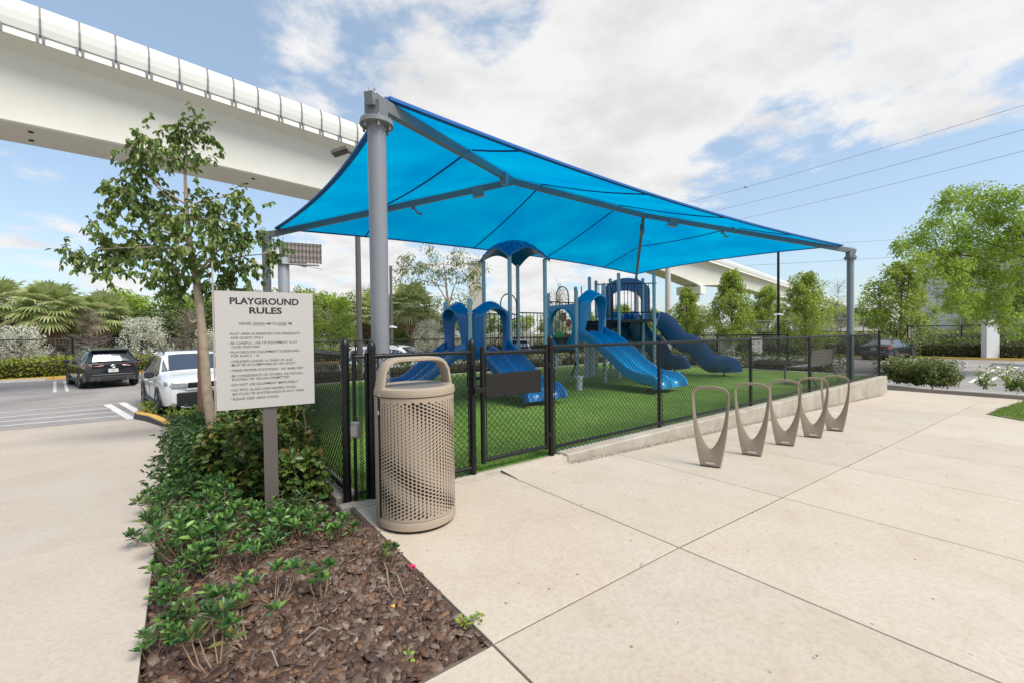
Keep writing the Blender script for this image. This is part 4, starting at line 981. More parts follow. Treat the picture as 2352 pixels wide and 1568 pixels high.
# roof over the tall cell
def roof():
    n = 16; W_ = s_*.5+.09; V = []; F = []
    def zr(u, v, th=0): return 3.03+.24*math.cos(math.pi/2*u*.96)+.24*math.cos(math.pi/2*v*.96)-.05*(u*u*v*v)*0+th+.02*math.cos(math.pi*u*v)
    for lay, th in ((0, 0), (1, .055)):
        for j in range(n+1):
            for i in range(n+1):
                u, v = -1+2*i/n, -1+2*j/n; V.append((s_/2+u*W_, s_/2+v*W_, zr(u, v, th)))
    m_ = (n+1)**2
    for j in range(n):
        for i in range(n): a = j*(n+1)+i; F += [(a, a+n+1, a+n+2, a+1), (m_+a, m_+a+1, m_+a+n+2, m_+a+n+1)]
    for i in range(n):
        for (a, c) in ((i, i+1), (n*(n+1)+i+1, n*(n+1)+i), ((i+1)*(n+1), i*(n+1)), (i*(n+1)+n, (i+1)*(n+1)+n)): F.append((a, c, m_+c, m_+a))
    r = MB().add(V, F).build('roof', m_navy if False else m_blue, ps, smooth=True, auto=50)
    for pts in [[(-1+2*t, -1+2*t) for t in np.linspace(0, 1, 13)], [(-1+2*t, 1-2*t) for t in np.linspace(0, 1, 13)]]+[[(k*.33+.0, v) for v in (-1, -.8, -.6)] for k in (-2, -1, 0, 1, 2)]+[[(v, k*.33) for v in (-1, -.8, -.6)] for k in (-2, -1, 0, 1, 2)]+\
        [[(u0, -u0*0-.9+abs(u0)*.0), (u0*.55, -.45)] for u0 in (-.7, -.35, .35, .7)]+[[(-.9, u0), (-.45, u0*.55)] for u0 in (-.7, -.35, .35, .7)]:
        b = MB(); b.tube([(s_/2+u*W_, s_/2+v*W_, zr(u, v, .058)) for u, v in pts], .016, 5); b.build('roof_rib', m_blue, r, smooth=True)
roof()
# bongo table and stool below the deck
b = MB(); b.lathe((.95, -.35), [(.10, .50), (.13, .52), (.135, .78), (.165, .80), (.165, .83), (1e-4, .83)], 20); b.build('drum', m_drum, ps, smooth=True)
b = MB(); b.cyl((.95, -.35), .03, 0, .52, 8); b.build('drum_leg', m_black, ps, smooth=True)
for k in range(3):
    b = MB(); b.tube([(.95-.138*math.cos(.9+k*.5+t*.1), -.35-.138*math.sin(.9+k*.5), .60+.05*k+.04*math.sin(t*6.28)) for t in np.linspace(0, 1, 9)], .008, 4); b.build('drum_relief', m_drum, ps)
b = MB(); b.lathe((1.55, -.62), [(.075, 0), (.085, .25), (.11, .30), (.11, .33), (1e-4, .33)], 16); b.build('stool', mat('pale_plastic', (.5, .52, .52), .5), ps, smooth=True)
# high tower, turned 45 degrees
ex, ey = L(.327*12.5, 12.5).x-FX, L(.327*12.5, 12.5).y-FY; dx_, dy_ = L(.246*12.5, 12.5).x-FX, L(.246*12.5, 12.5).y-FY
ed = Vector((ex-dx_, ey-dy_, 0)); el = ed.length; eu = ed.normalized(); en = Vector((-eu.y, eu.x, 0))   # en points away from the camera
d0 = Vector((dx_, dy_, 0)); e0 = Vector((ex, ey, 0)); d1_ = d0+en*s_; e1_ = e0+en*s_
for p, h in ((d0, 3.03), (e0, 3.03), (d1_, 3.0), (e1_, 3.0)): 
    post(p.x, p.y, h)
    for z in (DT, DT+1.03): collar(p.x, p.y, z)
wp = d0-eu*.62+en*.15
deck([(d0.x, d0.y), (e0.x, e0.y), (e1_.x, e1_.y), (d1_.x, d1_.y)], DT); deck([(d0.x, d0.y), (d1_.x, d1_.y), (wp.x+en.x*.45, wp.y+en.y*.45), (wp.x, wp.y)], DT-.01)
MB().sweep([d0+Vector((0, 0, DT-.035)), e0+Vector((0, 0, DT-.035))], [(-.02, -.045), (.01, -.045), (.01, .04), (-.02, .04)]).build('deck_fascia', m_deck, ps)
barrier(d0.x+eu.x*.06, d0.y+eu.y*.06, DT, e0.x-eu.x*.06, e0.y-eu.y*.06, DT, 1.03, 9, None, .20)
barrier(wp.x, wp.y, DT, d0.x, d0.y, DT, 1.03, 8, None, .1)
# extra stair posts
for (px, dep, h) in [(1355, 12.9, 2.98), (1370, 13.6, 2.95)]:
    p = D(px, dep); post(p.x-FX, p.y-FY, h); collar(p.x-FX, p.y-FY, 2.55)
sp1 = D(1355, 12.9)-Vector((FX, FY, 0)); sp2 = D(1372, 13.7)-Vector((FX, FY, 0))
# stair from the gear deck up to the tower
sa = Vector((c4x+.02, s_*.25, D2)); sb = wp+Vector((0, 0, DT)); sdv = sb-sa; sdh = Vector((sdv.x, sdv.y, 0)); sl_ = sdh.length; su = sdh.normalized(); sv = Vector((-su.y, su.x, 0))
for k in range(3):
    p = sa+su*sl_*(k/3); z = D2+(DT-D2)*(k+1)/3-.02
    b = MB(); b.sweep([Vector((p.x, p.y, z)), Vector((p.x, p.y, z))+su*sl_/3], [(-.40, -.05), (.40, -.05), (.40, 0), (-.40, 0)]); b.build('step', m_deck, ps)
    b = MB(); q = Vector((p.x, p.y, z-.16)); b.sweep([q, q+su*.012], [(-.40, 0), (.40, 0), (.40, .15), (-.40, .15)]); b.build('riser', m_deck, ps)
for sg_ in (-.42, .42):
    b = MB(); a = sa+sv*sg_; c = Vector((sb.x, sb.y, DT))+sv*sg_
    b.sweep([a+Vector((0, 0, -.12)), c+Vector((0, 0, -.12))], [(-.015, -.16), (.015, -.16), (.015, .14), (-.015, .14)]); b.build('stringer', m_deck, ps)
    barrier(a.x, a.y, D2, c.x, c.y, DT, .98, 7, None, .06)
b = MB(); a = sa+sv*.42; b.tube([a+Vector((0, 0, .95)), (sa+Vector((0, 0, .98))).lerp(Vector((sb.x, sb.y, DT+.98)), 1)+sv*.42, Vector((sb.x, sb.y, DT+.9))+sv*.42+su*.15], .016, 6); b.build('handrail', m_black, ps, smooth=True)
# hood on the far edge of the tower
hc = (d1_+e1_)/2; hang = math.atan2(eu.y, eu.x)
def hood():
    n = 25; V = []; w, h = el+.42, 1.32
    for k in range(n):
        a = math.pi*k/(n-1); c_ = -math.cos(a); s2 = max(0, math.sin(a))
        ox = c_*w*.5 if True else 0; ox = max(-w/2, min(w/2, 1.12*ox)); oz = h*.42+h*.58*s2**.75
        if k == 0 or k == n-1: oz = 0
        ix = c_*(w*.5-.20); ix = max(-(w*.5-.2), min(w*.5-.2, ix*1.1)); iz = h*.30+h*.42*s2**.7
        if k == 0 or k == n-1: iz = 0
        V += [(ox, -.03, oz), (ox, .34, oz*.97), (ix, .28, iz), (ix, -.03, iz)]
    F = [(i*4+j, i*4+(j+1) % 4, i*4+4+(j+1) % 4, i*4+4+j) for i in range(n-1) for j in range(4)]+[(0, 1, 2, 3), tuple((n-1)*4+j for j in (3, 2, 1, 0))]
    o = MB().add(V, F).build('tower_hood', m_blue, ps, smooth=True, auto=50); frame(o, hc.x, hc.y, DT, hang)
    return o
hood()
# navy wave slides leaving the tower
def wslide(p0, dirv, run, zend, width, lobes, legs=True):
    n = 34; pts = []
    for i in range(n):
        t = i/(n-1)
        f = 0.02+.90*t/.80 if t < .80 else .92+.08*math.sin((t-.80)/.20*math.pi/2)
        pts.append(Vector((p0.x, p0.y, 0))+dirv*run*t+Vector((0, 0, DT+.0+(zend-DT)*f+.08*math.sin(t*math.pi*2*lobes))))
    pts.append(pts[-1]+dirv*.05+Vector((0, 0, -.05))); pts.append(pts[-1]+dirv*.01+Vector((0, 0, -.12)))
    sdv_ = Vector((dirv.y, -dirv.x, 0)); slide(pts, width, m_navy, 1, .28, lat=sdv_, undercut=.22)
    for k in range(1, int(lobes*2)):
        t = k/(lobes*2); q = pts[int(t*(n-1))]
        b = MB(); b.ball((q.x, q.y, q.z-.16), .17, 10, .8); b.build('slide_pocket', m_navy, ps, smooth=True)
    q = pts[-4]; b = MB(); b.cyl((q.x, q.y), .022, 0, q.z-.05, 8); b.build('slide_leg', m_black, ps, smooth=True)
def toF(lat, dep): v = L(lat, dep); return Vector((v.x-FX, v.y-FY, 0))
a = toF(4.40, 13.3); c = toF(6.45, 13.1); wslide(a, (c-a).normalized(), (c-a).length, .25, .56, 2.4)
a = toF(3.62, 13.75); c = toF(5.42, 14.4); wslide(a, (c-a).normalized(), (c-a).length, .25, .56, 2.4)
a = toF(3.30, 13.6); c = toF(4.55, 15.9); wslide(a, (c-a).normalized(), (c-a).length, .3, .56, 2.2)
for la in (3.30, 3.85):
    q = toF(la, 13.75); b = MB(); b.lathe((q.x, q.y), [(.24, DT+.02), (.22, DT+.16), (.13, DT+.27), (1e-4, DT+.30)], 18); b.build('entry_hump', m_bright, ps, smooth=True)
# braces under the gear deck
b = MB(); b.tube([(c3x+.05, 0, D2-.45), (c3x-.22, -.02, D2-.95)], .02, 6); b.build('brace', m_black, ps)
b = MB(); b.box((c3x-.02, -.03, D2-.40), (c3x+.02, .28, D2-.08)); b.build('deck_bracket', m_deck, ps)
# collector pods (white columns seen below the deck)
for (px, dep) in ((1347, 13.2), (1362, 13.5)):
    p = D(px, dep)-Vector((FX, FY, 0)); b = MB(); b.cyl((p.x, p.y), .075, 0, 1.1, 14); b.build('support_column', mat('pale_post', (.50, .52, .52), .5), ps, smooth=True)
# ------------------------------------------------------------------ vehicles
def carpaint(name, c, rough=.22, metal=.2): return mat(name, c, rough, metal=metal, coat=.8)
p_black = carpaint('car_paint_black', (.012, .014, .018)); p_white = carpaint('car_paint_white', (.72, .72, .72), .3, 0); p_grey = carpaint('car_paint_dark_grey', (.035, .04, .045))
m_glass = mat('car_glass', (.20, .23, .26), .06, metal=.9); m_tyre = mat('tyre_rubber', (.02, .02, .02), .85); m_rim = mat('alloy_rim', (.35, .36, .38), .35, metal=.8)
m_trim = mat('black_trim', (.02, .02, .022), .5); m_tail = mat('tail_lamp_red', (.45, .01, .008), .2, coat=.6); m_lamp = mat('head_lamp', (.25, .27, .29), .12, coat=.8); m_chrome = mat('chrome', (.7, .7, .72), .18, metal=1.0)
m_plate = mat('number_plate', (.6, .62, .58), .5, noise=(40, (.45, .5, .45), .2)); m_plum = mat('orange_mark', (.6, .2, .1), .5)
def make_car(name, loc, rz, paint, label, kind='suv', front=True):
    t = empty(name, loc, rz, label, 'car')
    if kind == 'suv':
        Lh, w = 2.28, .925
        # y, bottom z, belt z, top z, half width at belt, half width top
        st = [(-2.28, .42, .82, .98, .74, .62), (-2.22, .30, .95, 1.06, .86, .72), (-2.05, .27, .98, 1.12, .905, .74), (-1.88, .26, .99, 1.40, .915, .66), (-1.72, .25, 1.0, 1.57, .92, .64), (-1.1, .24, .99, 1.635, .925, .64), (-.5, .23, .97, 1.655, .925, .65),
              (.1, .23, .96, 1.64, .925, .65), (.42, .23, .96, 1.58, .925, .65), (1.02, .24, .99, 1.16, .92, .74), (1.12, .24, .99, 1.12, .92, .74), (1.75, .25, .97, 1.075, .91, .74), (2.08, .27, .93, 1.02, .87, .70), (2.22, .30, .88, .97, .82, .66), (2.28, .36, .80, .88, .76, .60)]
        wb, wr, rear_g, wind = 1.34, .36, (2, 4), (8, 9)
    else:
        Lh, w = 2.35, .92
        st = [(-2.34, .40, .72, .86, .70, .58), (-2.28, .30, .86, .96, .82, .68), (-2.05, .25, .90, 1.0, .90, .70), (-1.75, .24, .92, 1.04, .915, .70), (-1.05, .22, .91, 1.30, .92, .60), (-.55, .21, .90, 1.38, .92, .58), (-.1, .21, .88, 1.39, .92, .58),
              (.25, .21, .88, 1.33, .92, .60), (.95, .22, .88, 1.0, .91, .70), (1.05, .22, .88, .96, .91, .70), (1.75, .23, .82, .88, .88, .68), (2.1, .26, .74, .78, .80, .6), (2.3, .34, .60, .64, .66, .48)]
        wb, wr, rear_g, wind = 1.38, .34, (3, 4), (7, 8)
    def sec(s):
        y, zb, zm, zt_, hw, ht = s; q = []
        pr = [(hw*.80, zb), (hw*.95, zb+.05), (hw*.985, zb+(zm-zb)*.35), (hw*1.0, zb+(zm-zb)*.72), (hw*.965, zm), (hw*.955, zm+.02), (ht+.03 if zt_-zm > .25 else ht+.08, zt_-.075 if zt_-zm > .25 else zt_-.03), (ht*.86, zt_-.012), (ht*.45, zt_+.008), (0, zt_+.012)]
        return [(x, y, z) for x, z in pr]
    secs = [sec(s) for s in st]; k = 10
    V = []; 
    for s in secs: V += s+[(-x, y, z) for x, y, z in reversed(s[:-1])]
    m = 2*k-1; body = MB(); win = {}
    body.add(V, [])
    for i in range(len(secs)-1):
        for j in range(m-1):
            f = (i*m+j, i*m+j+1, (i+1)*m+j+1, (i+1)*m+j)
            tall = st[i][3]-st[i][2] > .25 and st[i+1][3]-st[i+1][2] > .25
            key = None
            if j in (5, 12) and st[i][3]-st[i][2] > .12 and st[i+1][3]-st[i+1][2] > .12 and (tall or i in (wind[0], rear_g[0])): key = ('side', j)
            if wind[0] <= i < wind[1] and j in (6, 7, 8, 9, 10, 11): key = ('windscreen', 0)
            if rear_g[0] <= i < rear_g[1] and j in (6, 7, 8, 9, 10, 11): key = ('rear_window', 0)
            if key: win.setdefault(key, []).append(f)
            body.f.append(f); body.m.append(0)
    body.f.append(tuple(range(m-1, -1, -1))); body.f.append(tuple((len(secs)-1)*m+j for j in range(m))); body.m += [0, 0]
    bo = body.build('body', paint, t, smooth=True, auto=32)
    # under trim skirt
    for key, fs in win.items():
        vs = {}; VV = []; FF = []
        cen = Vector((0, 0, .9))
        for f in fs:
            pts = [Vector(V[q]) for q in f]; c = sum(pts, Vector())/4; nrm = (pts[1]-pts[0]).cross(pts[3]-pts[0])
            if nrm.length < 1e-6: nrm = (pts[2]-pts[1]).cross(pts[0]-pts[1])
            nrm.normalize()
            if nrm.dot(c-Vector((0, c.y, .6))) < 0: nrm = -nrm
            sh = .94 if key[0] == 'side' else 1.0
            if key[0] == 'side': pts = [c+Vector(((p-c).x*.9, (p-c).y*(.93 if len(fs) > 1 else .8), (p-c).z*.86)) for p in pts]
            else: pts = [Vector((p.x*.95, p.y*1.0, p.z)) for p in pts]
            b0 = len(VV); VV += [p+nrm*.006 for p in pts]; FF.append((b0, b0+1, b0+2, b0+3))
        MB().add(VV, FF).build('side_window' if key[0] == 'side' else key[0], m_glass, t)
    # wheels with arches
    for sx_ in (-1, 1):
        for yy in (-wb, wb):
            a = MB(); vs = []
            n = 20
            for r in (wr+.075, wr+.02):
                for q in range(n+1):
                    an = math.pi*(q/n)*1.16-.25; vs.append((sx_*(w*1.0+.004), yy+r*math.cos(an), wr-.01+r*math.sin(an)))
            fs = [(q, q+1, n+2+q, n+1+q) for q in range(n)]
            for q in range(2*(n+1)): vs.append((sx_*(w*.80), vs[q][1], vs[q][2]))
            o2 = 2*(n+1); fs += [(q, q+1, o2+q+1, o2+q) for q in range(n)]+[(n+1+q, n+2+q, o2+n+2+q, o2+n+1+q) for q in range(n)]
            a.add(vs, fs).build('arch_trim', m_trim if kind == 'suv' and paint != p_black else paint, t)
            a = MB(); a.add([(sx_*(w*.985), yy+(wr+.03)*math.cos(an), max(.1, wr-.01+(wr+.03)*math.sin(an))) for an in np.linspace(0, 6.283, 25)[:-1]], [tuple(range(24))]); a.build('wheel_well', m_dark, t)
            W_ = empty('wheel', (sx_*(w*.90), yy, wr)); W_.parent = t
            q = MB(); pr = [(wr*.70, -.10), (wr*.93, -.115), (wr, -.08), (wr, .08), (wr*.93, .115), (wr*.70, .10)]
            b = MB(); b.lathe((0, 0), pr, 24); me = b.mesh('tyre'); me.transform(Matrix.Rotation(math.pi/2, 4, 'Y')); link('tyre', me, m_tyre, W_, True)
            b = MB(); b.lathe((0, 0), [(1e-4, -.06), (wr*.70, -.06), (wr*.70, .06), (1e-4, .06)], 20)
            me = b.mesh('rim'); me.transform(Matrix.Rotation(math.pi/2, 4, 'Y')); link('rim', me, m_dark, W_)
            b = MB()
            for s5 in range(5):
                an = s5*2*math.pi/5; b.sweep([(sx_*.085, .03*math.cos(an), .03*math.sin(an)), (sx_*.095, wr*.72*math.cos(an), wr*.72*math.sin(an))], [(-.045, -.012), (.045, -.012), (.03, .012), (-.03, .012)], lat=(0, -math.sin(an), math.cos(an)))
            b.lathe((0, 0), [(wr*.66, -.0), (wr*.72, .0)], 16) if False else None
            b.build('spokes', m_rim, W_)
        # mirror
        b = MB(); yy = st[wind[1]][0]-.12; b.cbox((sx_*(w+.10)-.10, yy-.09, .99 if kind == 'suv' else .90), (sx_*(w+.10)+.10, yy+.09, 1.15 if kind == 'suv' else 1.02), .03); b.build('mirror', m_trim if paint != p_black else paint, t, smooth=True)
        if kind == 'suv': b = MB(); b.tube([(sx_*.60, -1.55, 1.60), (sx_*.62, -1.4, 1.69), (sx_*.63, .1, 1.70), (sx_*.62, .35, 1.62)], .022, 6); b.build('roof_rail', m_trim if paint == p_white else m_chrome, t, smooth=True)
        # doors: shut lines and handles
        for yy in (-.95, .02, 1.0) if kind == 'suv' else (-.45, .95):
            MB().box((min(sx_*(w-.002), sx_*(w+.004)), yy-.005, .34), (max(sx_*(w-.002), sx_*(w+.004)), yy+.005, .92 if kind == 'suv' else .84)).build('shut_line', m_dark, t)
        for yy in (-.75, .22) if kind == 'suv' else (-.3,):
            MB().cbox((min(sx_*(w-.01), sx_*(w+.03)), yy-.09, .82), (max(sx_*(w-.01), sx_*(w+.03)), yy+.09, .85), .008).build('door_handle', paint, t)
        if kind == 'suv': MB().cbox((min(sx_*(w*.93), sx_*(w+.012)), -.95, .25), (max(sx_*(w*.93), sx_*(w+.012)), .95, .36), .02).build('sill_trim', m_trim, t)
    # rear end
    ry = st[0][0]; zc_ = .86 if kind == 'suv' else .78
    for sx_ in (-1, 1):
        x0 = .30; b = MB()
        # lamp wraps from the tailgate round the corner
        pts = [(sx_*x0, ry+.035, zc_+.115), (sx_*.60, ry+.015, zc_+.15), (sx_*.80, ry+.075, zc_+.16), (sx_*.90, ry+.30, zc_+.17), (sx_*.89, ry+.28, zc_+.05), (sx_*.80, ry+.05, zc_+.03), (sx_*.60, ry-.01, zc_+.06), (sx_*x0, ry+.02, zc_+.085)]
        pts2 = [(x, y-.035, z) for x, y, z in pts]
        k2 = 8; b.add(pts+pts2, [tuple(range(k2)), tuple(range(2*k2-1, k2-1, -1))]+[(i, (i+1) % k2, k2+(i+1) % k2, k2+i) for i in range(k2)]); b.build('tail_lamp', m_tail, t)
        b = MB(); b.cbox((min(sx_*.42, sx_*.70), ry-.035, .33), (max(sx_*.42, sx_*.70), ry+.08, .42), .02); b.build('exhaust_tip', m_chrome, t)
        b = MB(); b.cbox((min(sx_*.46, sx_*.66), ry-.038, .35), (max(sx_*.46, sx_*.66), ry-.030, .40), .003); b.build('exhaust_bore', m_dark, t)
    MB().cbox((-.78, ry-.03, .30), (.78, ry+.10, .50), .04).build('rear_bumper', m_trim, t)
    MB().cbox((-.66, ry-.025, .555), (.66, ry+.05, .585), .01).build('rear_strip', m_chrome, t)
    MB().cbox((-.16, ry-.018, .66), (.16, ry-.006, .81), .004).build('number_plate', m_plate, t); MB().box((-.03, ry-.020, .71), (.03, ry-.0185, .77)).build('plate_mark', m_plum, t)
    b = MB(); b.tube([(.075*math.cos(a), ry-.012+.0*a, zc_+.055+.05*math.sin(a)) for a in np.linspace(0, 6.283, 17)], .009, 5); b.tube([(-.03, ry-.012, zc_+.09), (-.035, ry-.012, zc_+.03), (.03, ry-.012, zc_+.02)], .008, 4) if kind == 'suv' else b.tube([(-.03, ry-.012, zc_+.03), (0, ry-.012, zc_+.08), (.03, ry-.012, zc_+.03)], .008, 4); b.build('badge', m_chrome, t)
    if kind == 'suv': MB().cbox((-.60, -1.98, 1.545), (.60, -1.66, 1.60), .02).build('spoiler', paint, t); b = MB(); b.tube([(.0, -2.12, 1.06), (-.28, -2.09, 1.13)], .012, 5); b.build('rear_wiper', m_trim, t)
    # front end
    fy = st[-1][0]; zf = .16 if kind == 'suv' else 0
    for sx_ in (-1, 1):
        pts = [(sx_*.40, fy+.0, .735+zf), (sx_*.70, fy-.03, .75+zf), (sx_*.87, fy-.24, .78+zf), (sx_*.875, fy-.24, .67+zf), (sx_*.74, fy-.0, .64+zf), (sx_*.42, fy+.02, .63+zf)]
        pts2 = [(x, y+.03, z-.0) for x, y, z in pts]; b = MB(); b.add(pts+pts2, [tuple(range(6)), tuple(range(11, 5, -1))]+[(i, (i+1) % 6, 6+(i+1) % 6, 6+i) for i in range(6)]); b.build('headlight', m_lamp, t)
        b = MB(); pts = [(sx_*.44, fy+.03, .50), (sx_*.80, fy-.20, .58), (sx_*.79, fy-.20, .34), (sx_*.62, fy-.03, .36)]; pts2 = [(x, y-.1, z) for x, y, z in pts]
        b.add(pts+pts2, [(0, 1, 2, 3), (7, 6, 5, 4)]+[(i, (i+1) % 4, 4+(i+1) % 4, 4+i) for i in range(4)]); b.build('air_intake', m_trim, t)
    MB().cbox((-.42, fy-.06, .60+zf), (.42, fy+.018, .745+zf), .015).build('grille', m_dark, t)
    for z in (.64+zf, .68+zf, .72+zf): MB().box((-.41, fy+.016, z-.006), (.41, fy+.024, z+.006)).build('grille_bar', m_trim if z < .71+zf else m_chrome, t)
    b = MB(); b.tube([(-.66, fy-.03, .58+zf), (-.40, fy+.02, .56+zf), (.40, fy+.02, .56+zf), (.66, fy-.03, .58+zf)], .012, 5); b.build('chrome_strip', m_chrome, t)
    MB().cbox((-.66, fy-.10, .28), (.66, fy+.025, .50+zf*1.1), .04).build('lower_grille', m_trim, t)
    b = MB(); b.tube([(-.66, fy-.04, .34), (-.46, fy+.03, .27), (.46, fy+.03, .27), (.66, fy-.04, .34)], .022, 6); b.build('skid_trim', m_chrome, t, smooth=True)
    b = MB(); b.tube([(.055*math.cos(a), fy+.028, .675+zf+.055*math.sin(a)) for a in np.linspace(0, 6.283, 17)], .008, 5); b.tube([(-.035, fy+.028, .71+zf), (-.012, fy+.028, .64+zf), (0, fy+.028, .67+zf), (.012, fy+.028, .64+zf), (.035, fy+.028, .71+zf)], .006, 4); b.build('badge', m_chrome, t)
    return t
def yawdir(v): return math.atan2(v.y, v.x)-math.pi/2
NB = GN
make_car('parked_car', L(-18.6, 19.7, LOT), yawdir(L(-18.6, 19.7)) + math.radians(9), p_black, 'black sport utility vehicle seen from behind, parked by the yellow hedge at left')
wc = L(-9.75, 13.1, LOT); make_car('parked_car', wc, yawdir(-NB)+math.radians(-1), p_white, 'white sport utility vehicle facing the camera behind the young tree and rules sign')
wc2 = L(-4.6, 17.6, LOT); make_car('parked_car', wc2, yawdir(-NB)+math.radians(30), p_white, 'white car parked behind the playground, seen through the fence beside the large grey post')
c3 = L(26.4, 30.5, LOT); make_car('parked_car', c3, yawdir(L(1, .62))+math.radians(-2), p_grey, 'dark grey coupe with red tail lamps parked at right beyond the bench', 'coupe')
c4 = L(.5, 31, LOT); make_car('parked_car', c4, yawdir(L(.05, 1)), p_black, 'dark car with red tail lamps seen through the play structure railings')
c5 = L(44.5, 38.0, LOT)

# ------------------------------------------------------------------ poles, billboard, wires, buildings
def pole(name, px, dep, z1, r, m, label, cat, z0=LOT, extra=None):
    p = D(px, dep, 0); t = empty(name, (p.x, p.y, z0), 0, label, cat)
    b = MB(); b.cyl((0, 0), r, 0, z1-z0, 14, r*.82); b.cyl((0, 0), r*1.8, 0, .12, 12); b.build('pole', m, t, smooth=True)
    if extra: extra(t, z1-z0)
    return t
def cam_extra(hz):
    def f(t, H):
        for s_2 in (-1, 1):
            b = MB(); c = RT*s_2*.13
            b.sweep([Vector((c.x*.4, c.y*.4, hz)), Vector((c.x*2.2, c.y*2.2, hz-.03))], [(-.05, -.045), (.05, -.045), (.05, .05), (-.05, .05)]); b.build('camera_housing', mat('white_plastic', (.7, .7, .7), .4), t)
        b = MB(); b.cyl((0, 0), .13, hz-.04, hz+.06, 10); b.build('camera_bracket', mat('white_plastic', (.7, .7, .7), .4), t)
    return f
def head(t, H):
    b = MB(); b.tube([(0, 0, H-.1), (-RT.x*.35, -RT.y*.35, H+.05)], .05, 6); b.sweep([Vector((-RT.x*.3, -RT.y*.3, H+.12)), Vector((-RT.x*.85, -RT.y*.85, H-.06))], [(-.2, -.06), (.2, -.06), (.16, .07), (-.16, .07)]); b.build('lamp_head', m_pole, t)
pole('lamp_post', 826, 15.8, 7.95, .105, m_pole, 'dark bronze lamp post just left of the large grey canopy post', 'lamp post', extra=head)
pole('lamp_post', 900, 24.0, 5.15, .09, m_pole, 'thin dark post with a white camera just right of the large grey canopy post', 'lamp post', extra=cam_extra(1.8-LOT))
pole('lamp_post', 1788, 27.0, 6.2, .085, m_black, 'tall thin black post with a white camera between the conical trees at right', 'lamp post', extra=cam_extra(2.35-LOT))
pole('utility_pole', 1535, 36.0, 9.5, .25, mat('pale_pole', (.5, .47, .44), .7), 'thick pale pole rising behind the high tower slides', 'utility pole')
# billboard seen from behind
bd = 62; bc = D(655, bd, 0); bb = empty('billboard', (bc.x, bc.y, LOT), 0, 'back of a tall steel framed billboard on a grey column beyond the trees at left', 'billboard')
bx = (RT*.92+FW*.42).normalized(); bn_ = Vector((bx.y, -bx.x, 0))
b = MB(); b.cyl((0, 0), .75, 0, 13.2, 16); b.build('column', m_galv, bb, smooth=True)
for s_2, nm in ((0, 0), (1, 1)):
    bx2 = bx if s_2 == 0 else (RT*.15+FW*1).normalized()
    W2 = 5.0; zl, zh = 12.6, 15.4
    b = MB(); b.sweep([bx2*-.5+Vector((0, 0, zl)), bx2*W2+Vector((0, 0, zl))], [(-.06, 0), (.06, 0), (.06, zh-zl), (-.06, zh-zl)]); b.build('face_panel', mat('bill_back', (.33, .28, .24), .7), bb)
    b = MB()
    bn2 = Vector((bx2.y, -bx2.x, 0))*.16
    for i in range(12):
        q = bx2*(-.4+i*.48)+bn2; b.sweep([q+Vector((0, 0, zl-.1)), q+Vector((0, 0, zh))], [(-.05, -.05), (.05, -.05), (.05, .05), (-.05, .05)], lat=bx2)
    for z in (zl+.1, zl+.9, zl+1.8, zh-.1): b.tube([bx2*-.5+bn2*1.5+Vector((0, 0, z)), bx2*W2+bn2*1.5+Vector((0, 0, z))], .06, 4)
    b.build('frame', m_pole, bb)
b = MB(); b.sweep([bx*-1.6+bn_*.6+Vector((0, 0, 12.3)), bx*4.6+bn_*.6+Vector((0, 0, 12.3))], [(-.5, -.12), (.5, -.12), (.5, .0), (-.5, .0)]); b.tube([bx*2+Vector((0, 0, 12.4)), bx*5+bn_*4+Vector((0, 0, 11.2))], .05, 4)
b.tube([bx*-1.4+Vector((0, 0, zh)), bx*-1.4+Vector((0, 0, zh+1.4)), bx*0+Vector((0, 0, zh+1.4)), bx*0+Vector((0, 0, zh))], .05, 4); b.build('catwalk', m_galv, bb)
# overhead wires
def wire(p0, p1, sag, label):
    b = MB(); c = (p0+p1)/2; b.tube([p0.lerp(p1, t)-c-Vector((0, 0, sag*4*t*(1-t))) for t in np.linspace(0, 1, 25)], .022, 4); o = b.build('power_line', m_trim); o.location = c
    tag(o, label, 'power line', 'power lines at right')
wire(P3(1520, 481, 95), P3(2520, 190, 45), .5, 'topmost thin overhead wire climbing to the right edge of the sky')
wire(P3(1560, 503, 95), P3(2520, 250, 45), .5, 'second overhead wire from the top climbing to the right edge of the sky')
wire(P3(1600, 524, 95), P3(2520, 303, 45), .5, 'third overhead wire from the top climbing to the right edge of the sky')
wire(P3(1900, 560, 95), P3(2520, 510, 60), .3, 'overhead wire just above the tip of the right canopy post')
wire(P3(1540, 618, 80), P3(2500, 560, 60), .3, 'lowest overhead wire crossing behind the right canopy post')
bird = P3(1712, 431, 75); b = MB(); b.ball((0, 0, 0), .14, 8, .8); b.tube([(.1*RT.x, .1*RT.y, .0), (.45*RT.x, .45*RT.y, -.12)], [.07, .02], 5); b.tube([(-.08*RT.x, -.08*RT.y, .08), (-.2*RT.x, -.2*RT.y, .16)], [.07, .05], 6)
o = b.build('bird', m_trim, smooth=True); o.location = bird; tag(o, 'small dark bird perched on the topmost overhead wire', 'bird')
def block(name, px0, px1, dep, pyt, label, m, depth=14, z0=LOT, ang=0, wins=None, cat='building'):
    a = D(px0, dep); c = D(px1, dep+ang); h = P3(px0, pyt, dep).z; u = (c-a).normalized(); n_ = Vector((-u.y, u.x, 0));
    if n_.dot(FW) < 0: n_ = -n_
    t = empty(name, (a.x, a.y, z0), math.atan2(u.y, u.x), label, cat); w_ = (c-a).length
    b = MB(); b.box((0, 0, 0), (w_, depth, h-z0)); b.build('wall', m, t)
    b = MB(); b.box((-.15, -.15, h-z0+.0), (w_+.15, depth+.15, h-z0+.35)); b.build('parapet', m, t)
    for f in (wins or []): MB().box((w_*f-.04, -.03, .1), (w_*f+.04, -.002, h-z0-.1)).build('downpipe', m_galv, t)
    return t
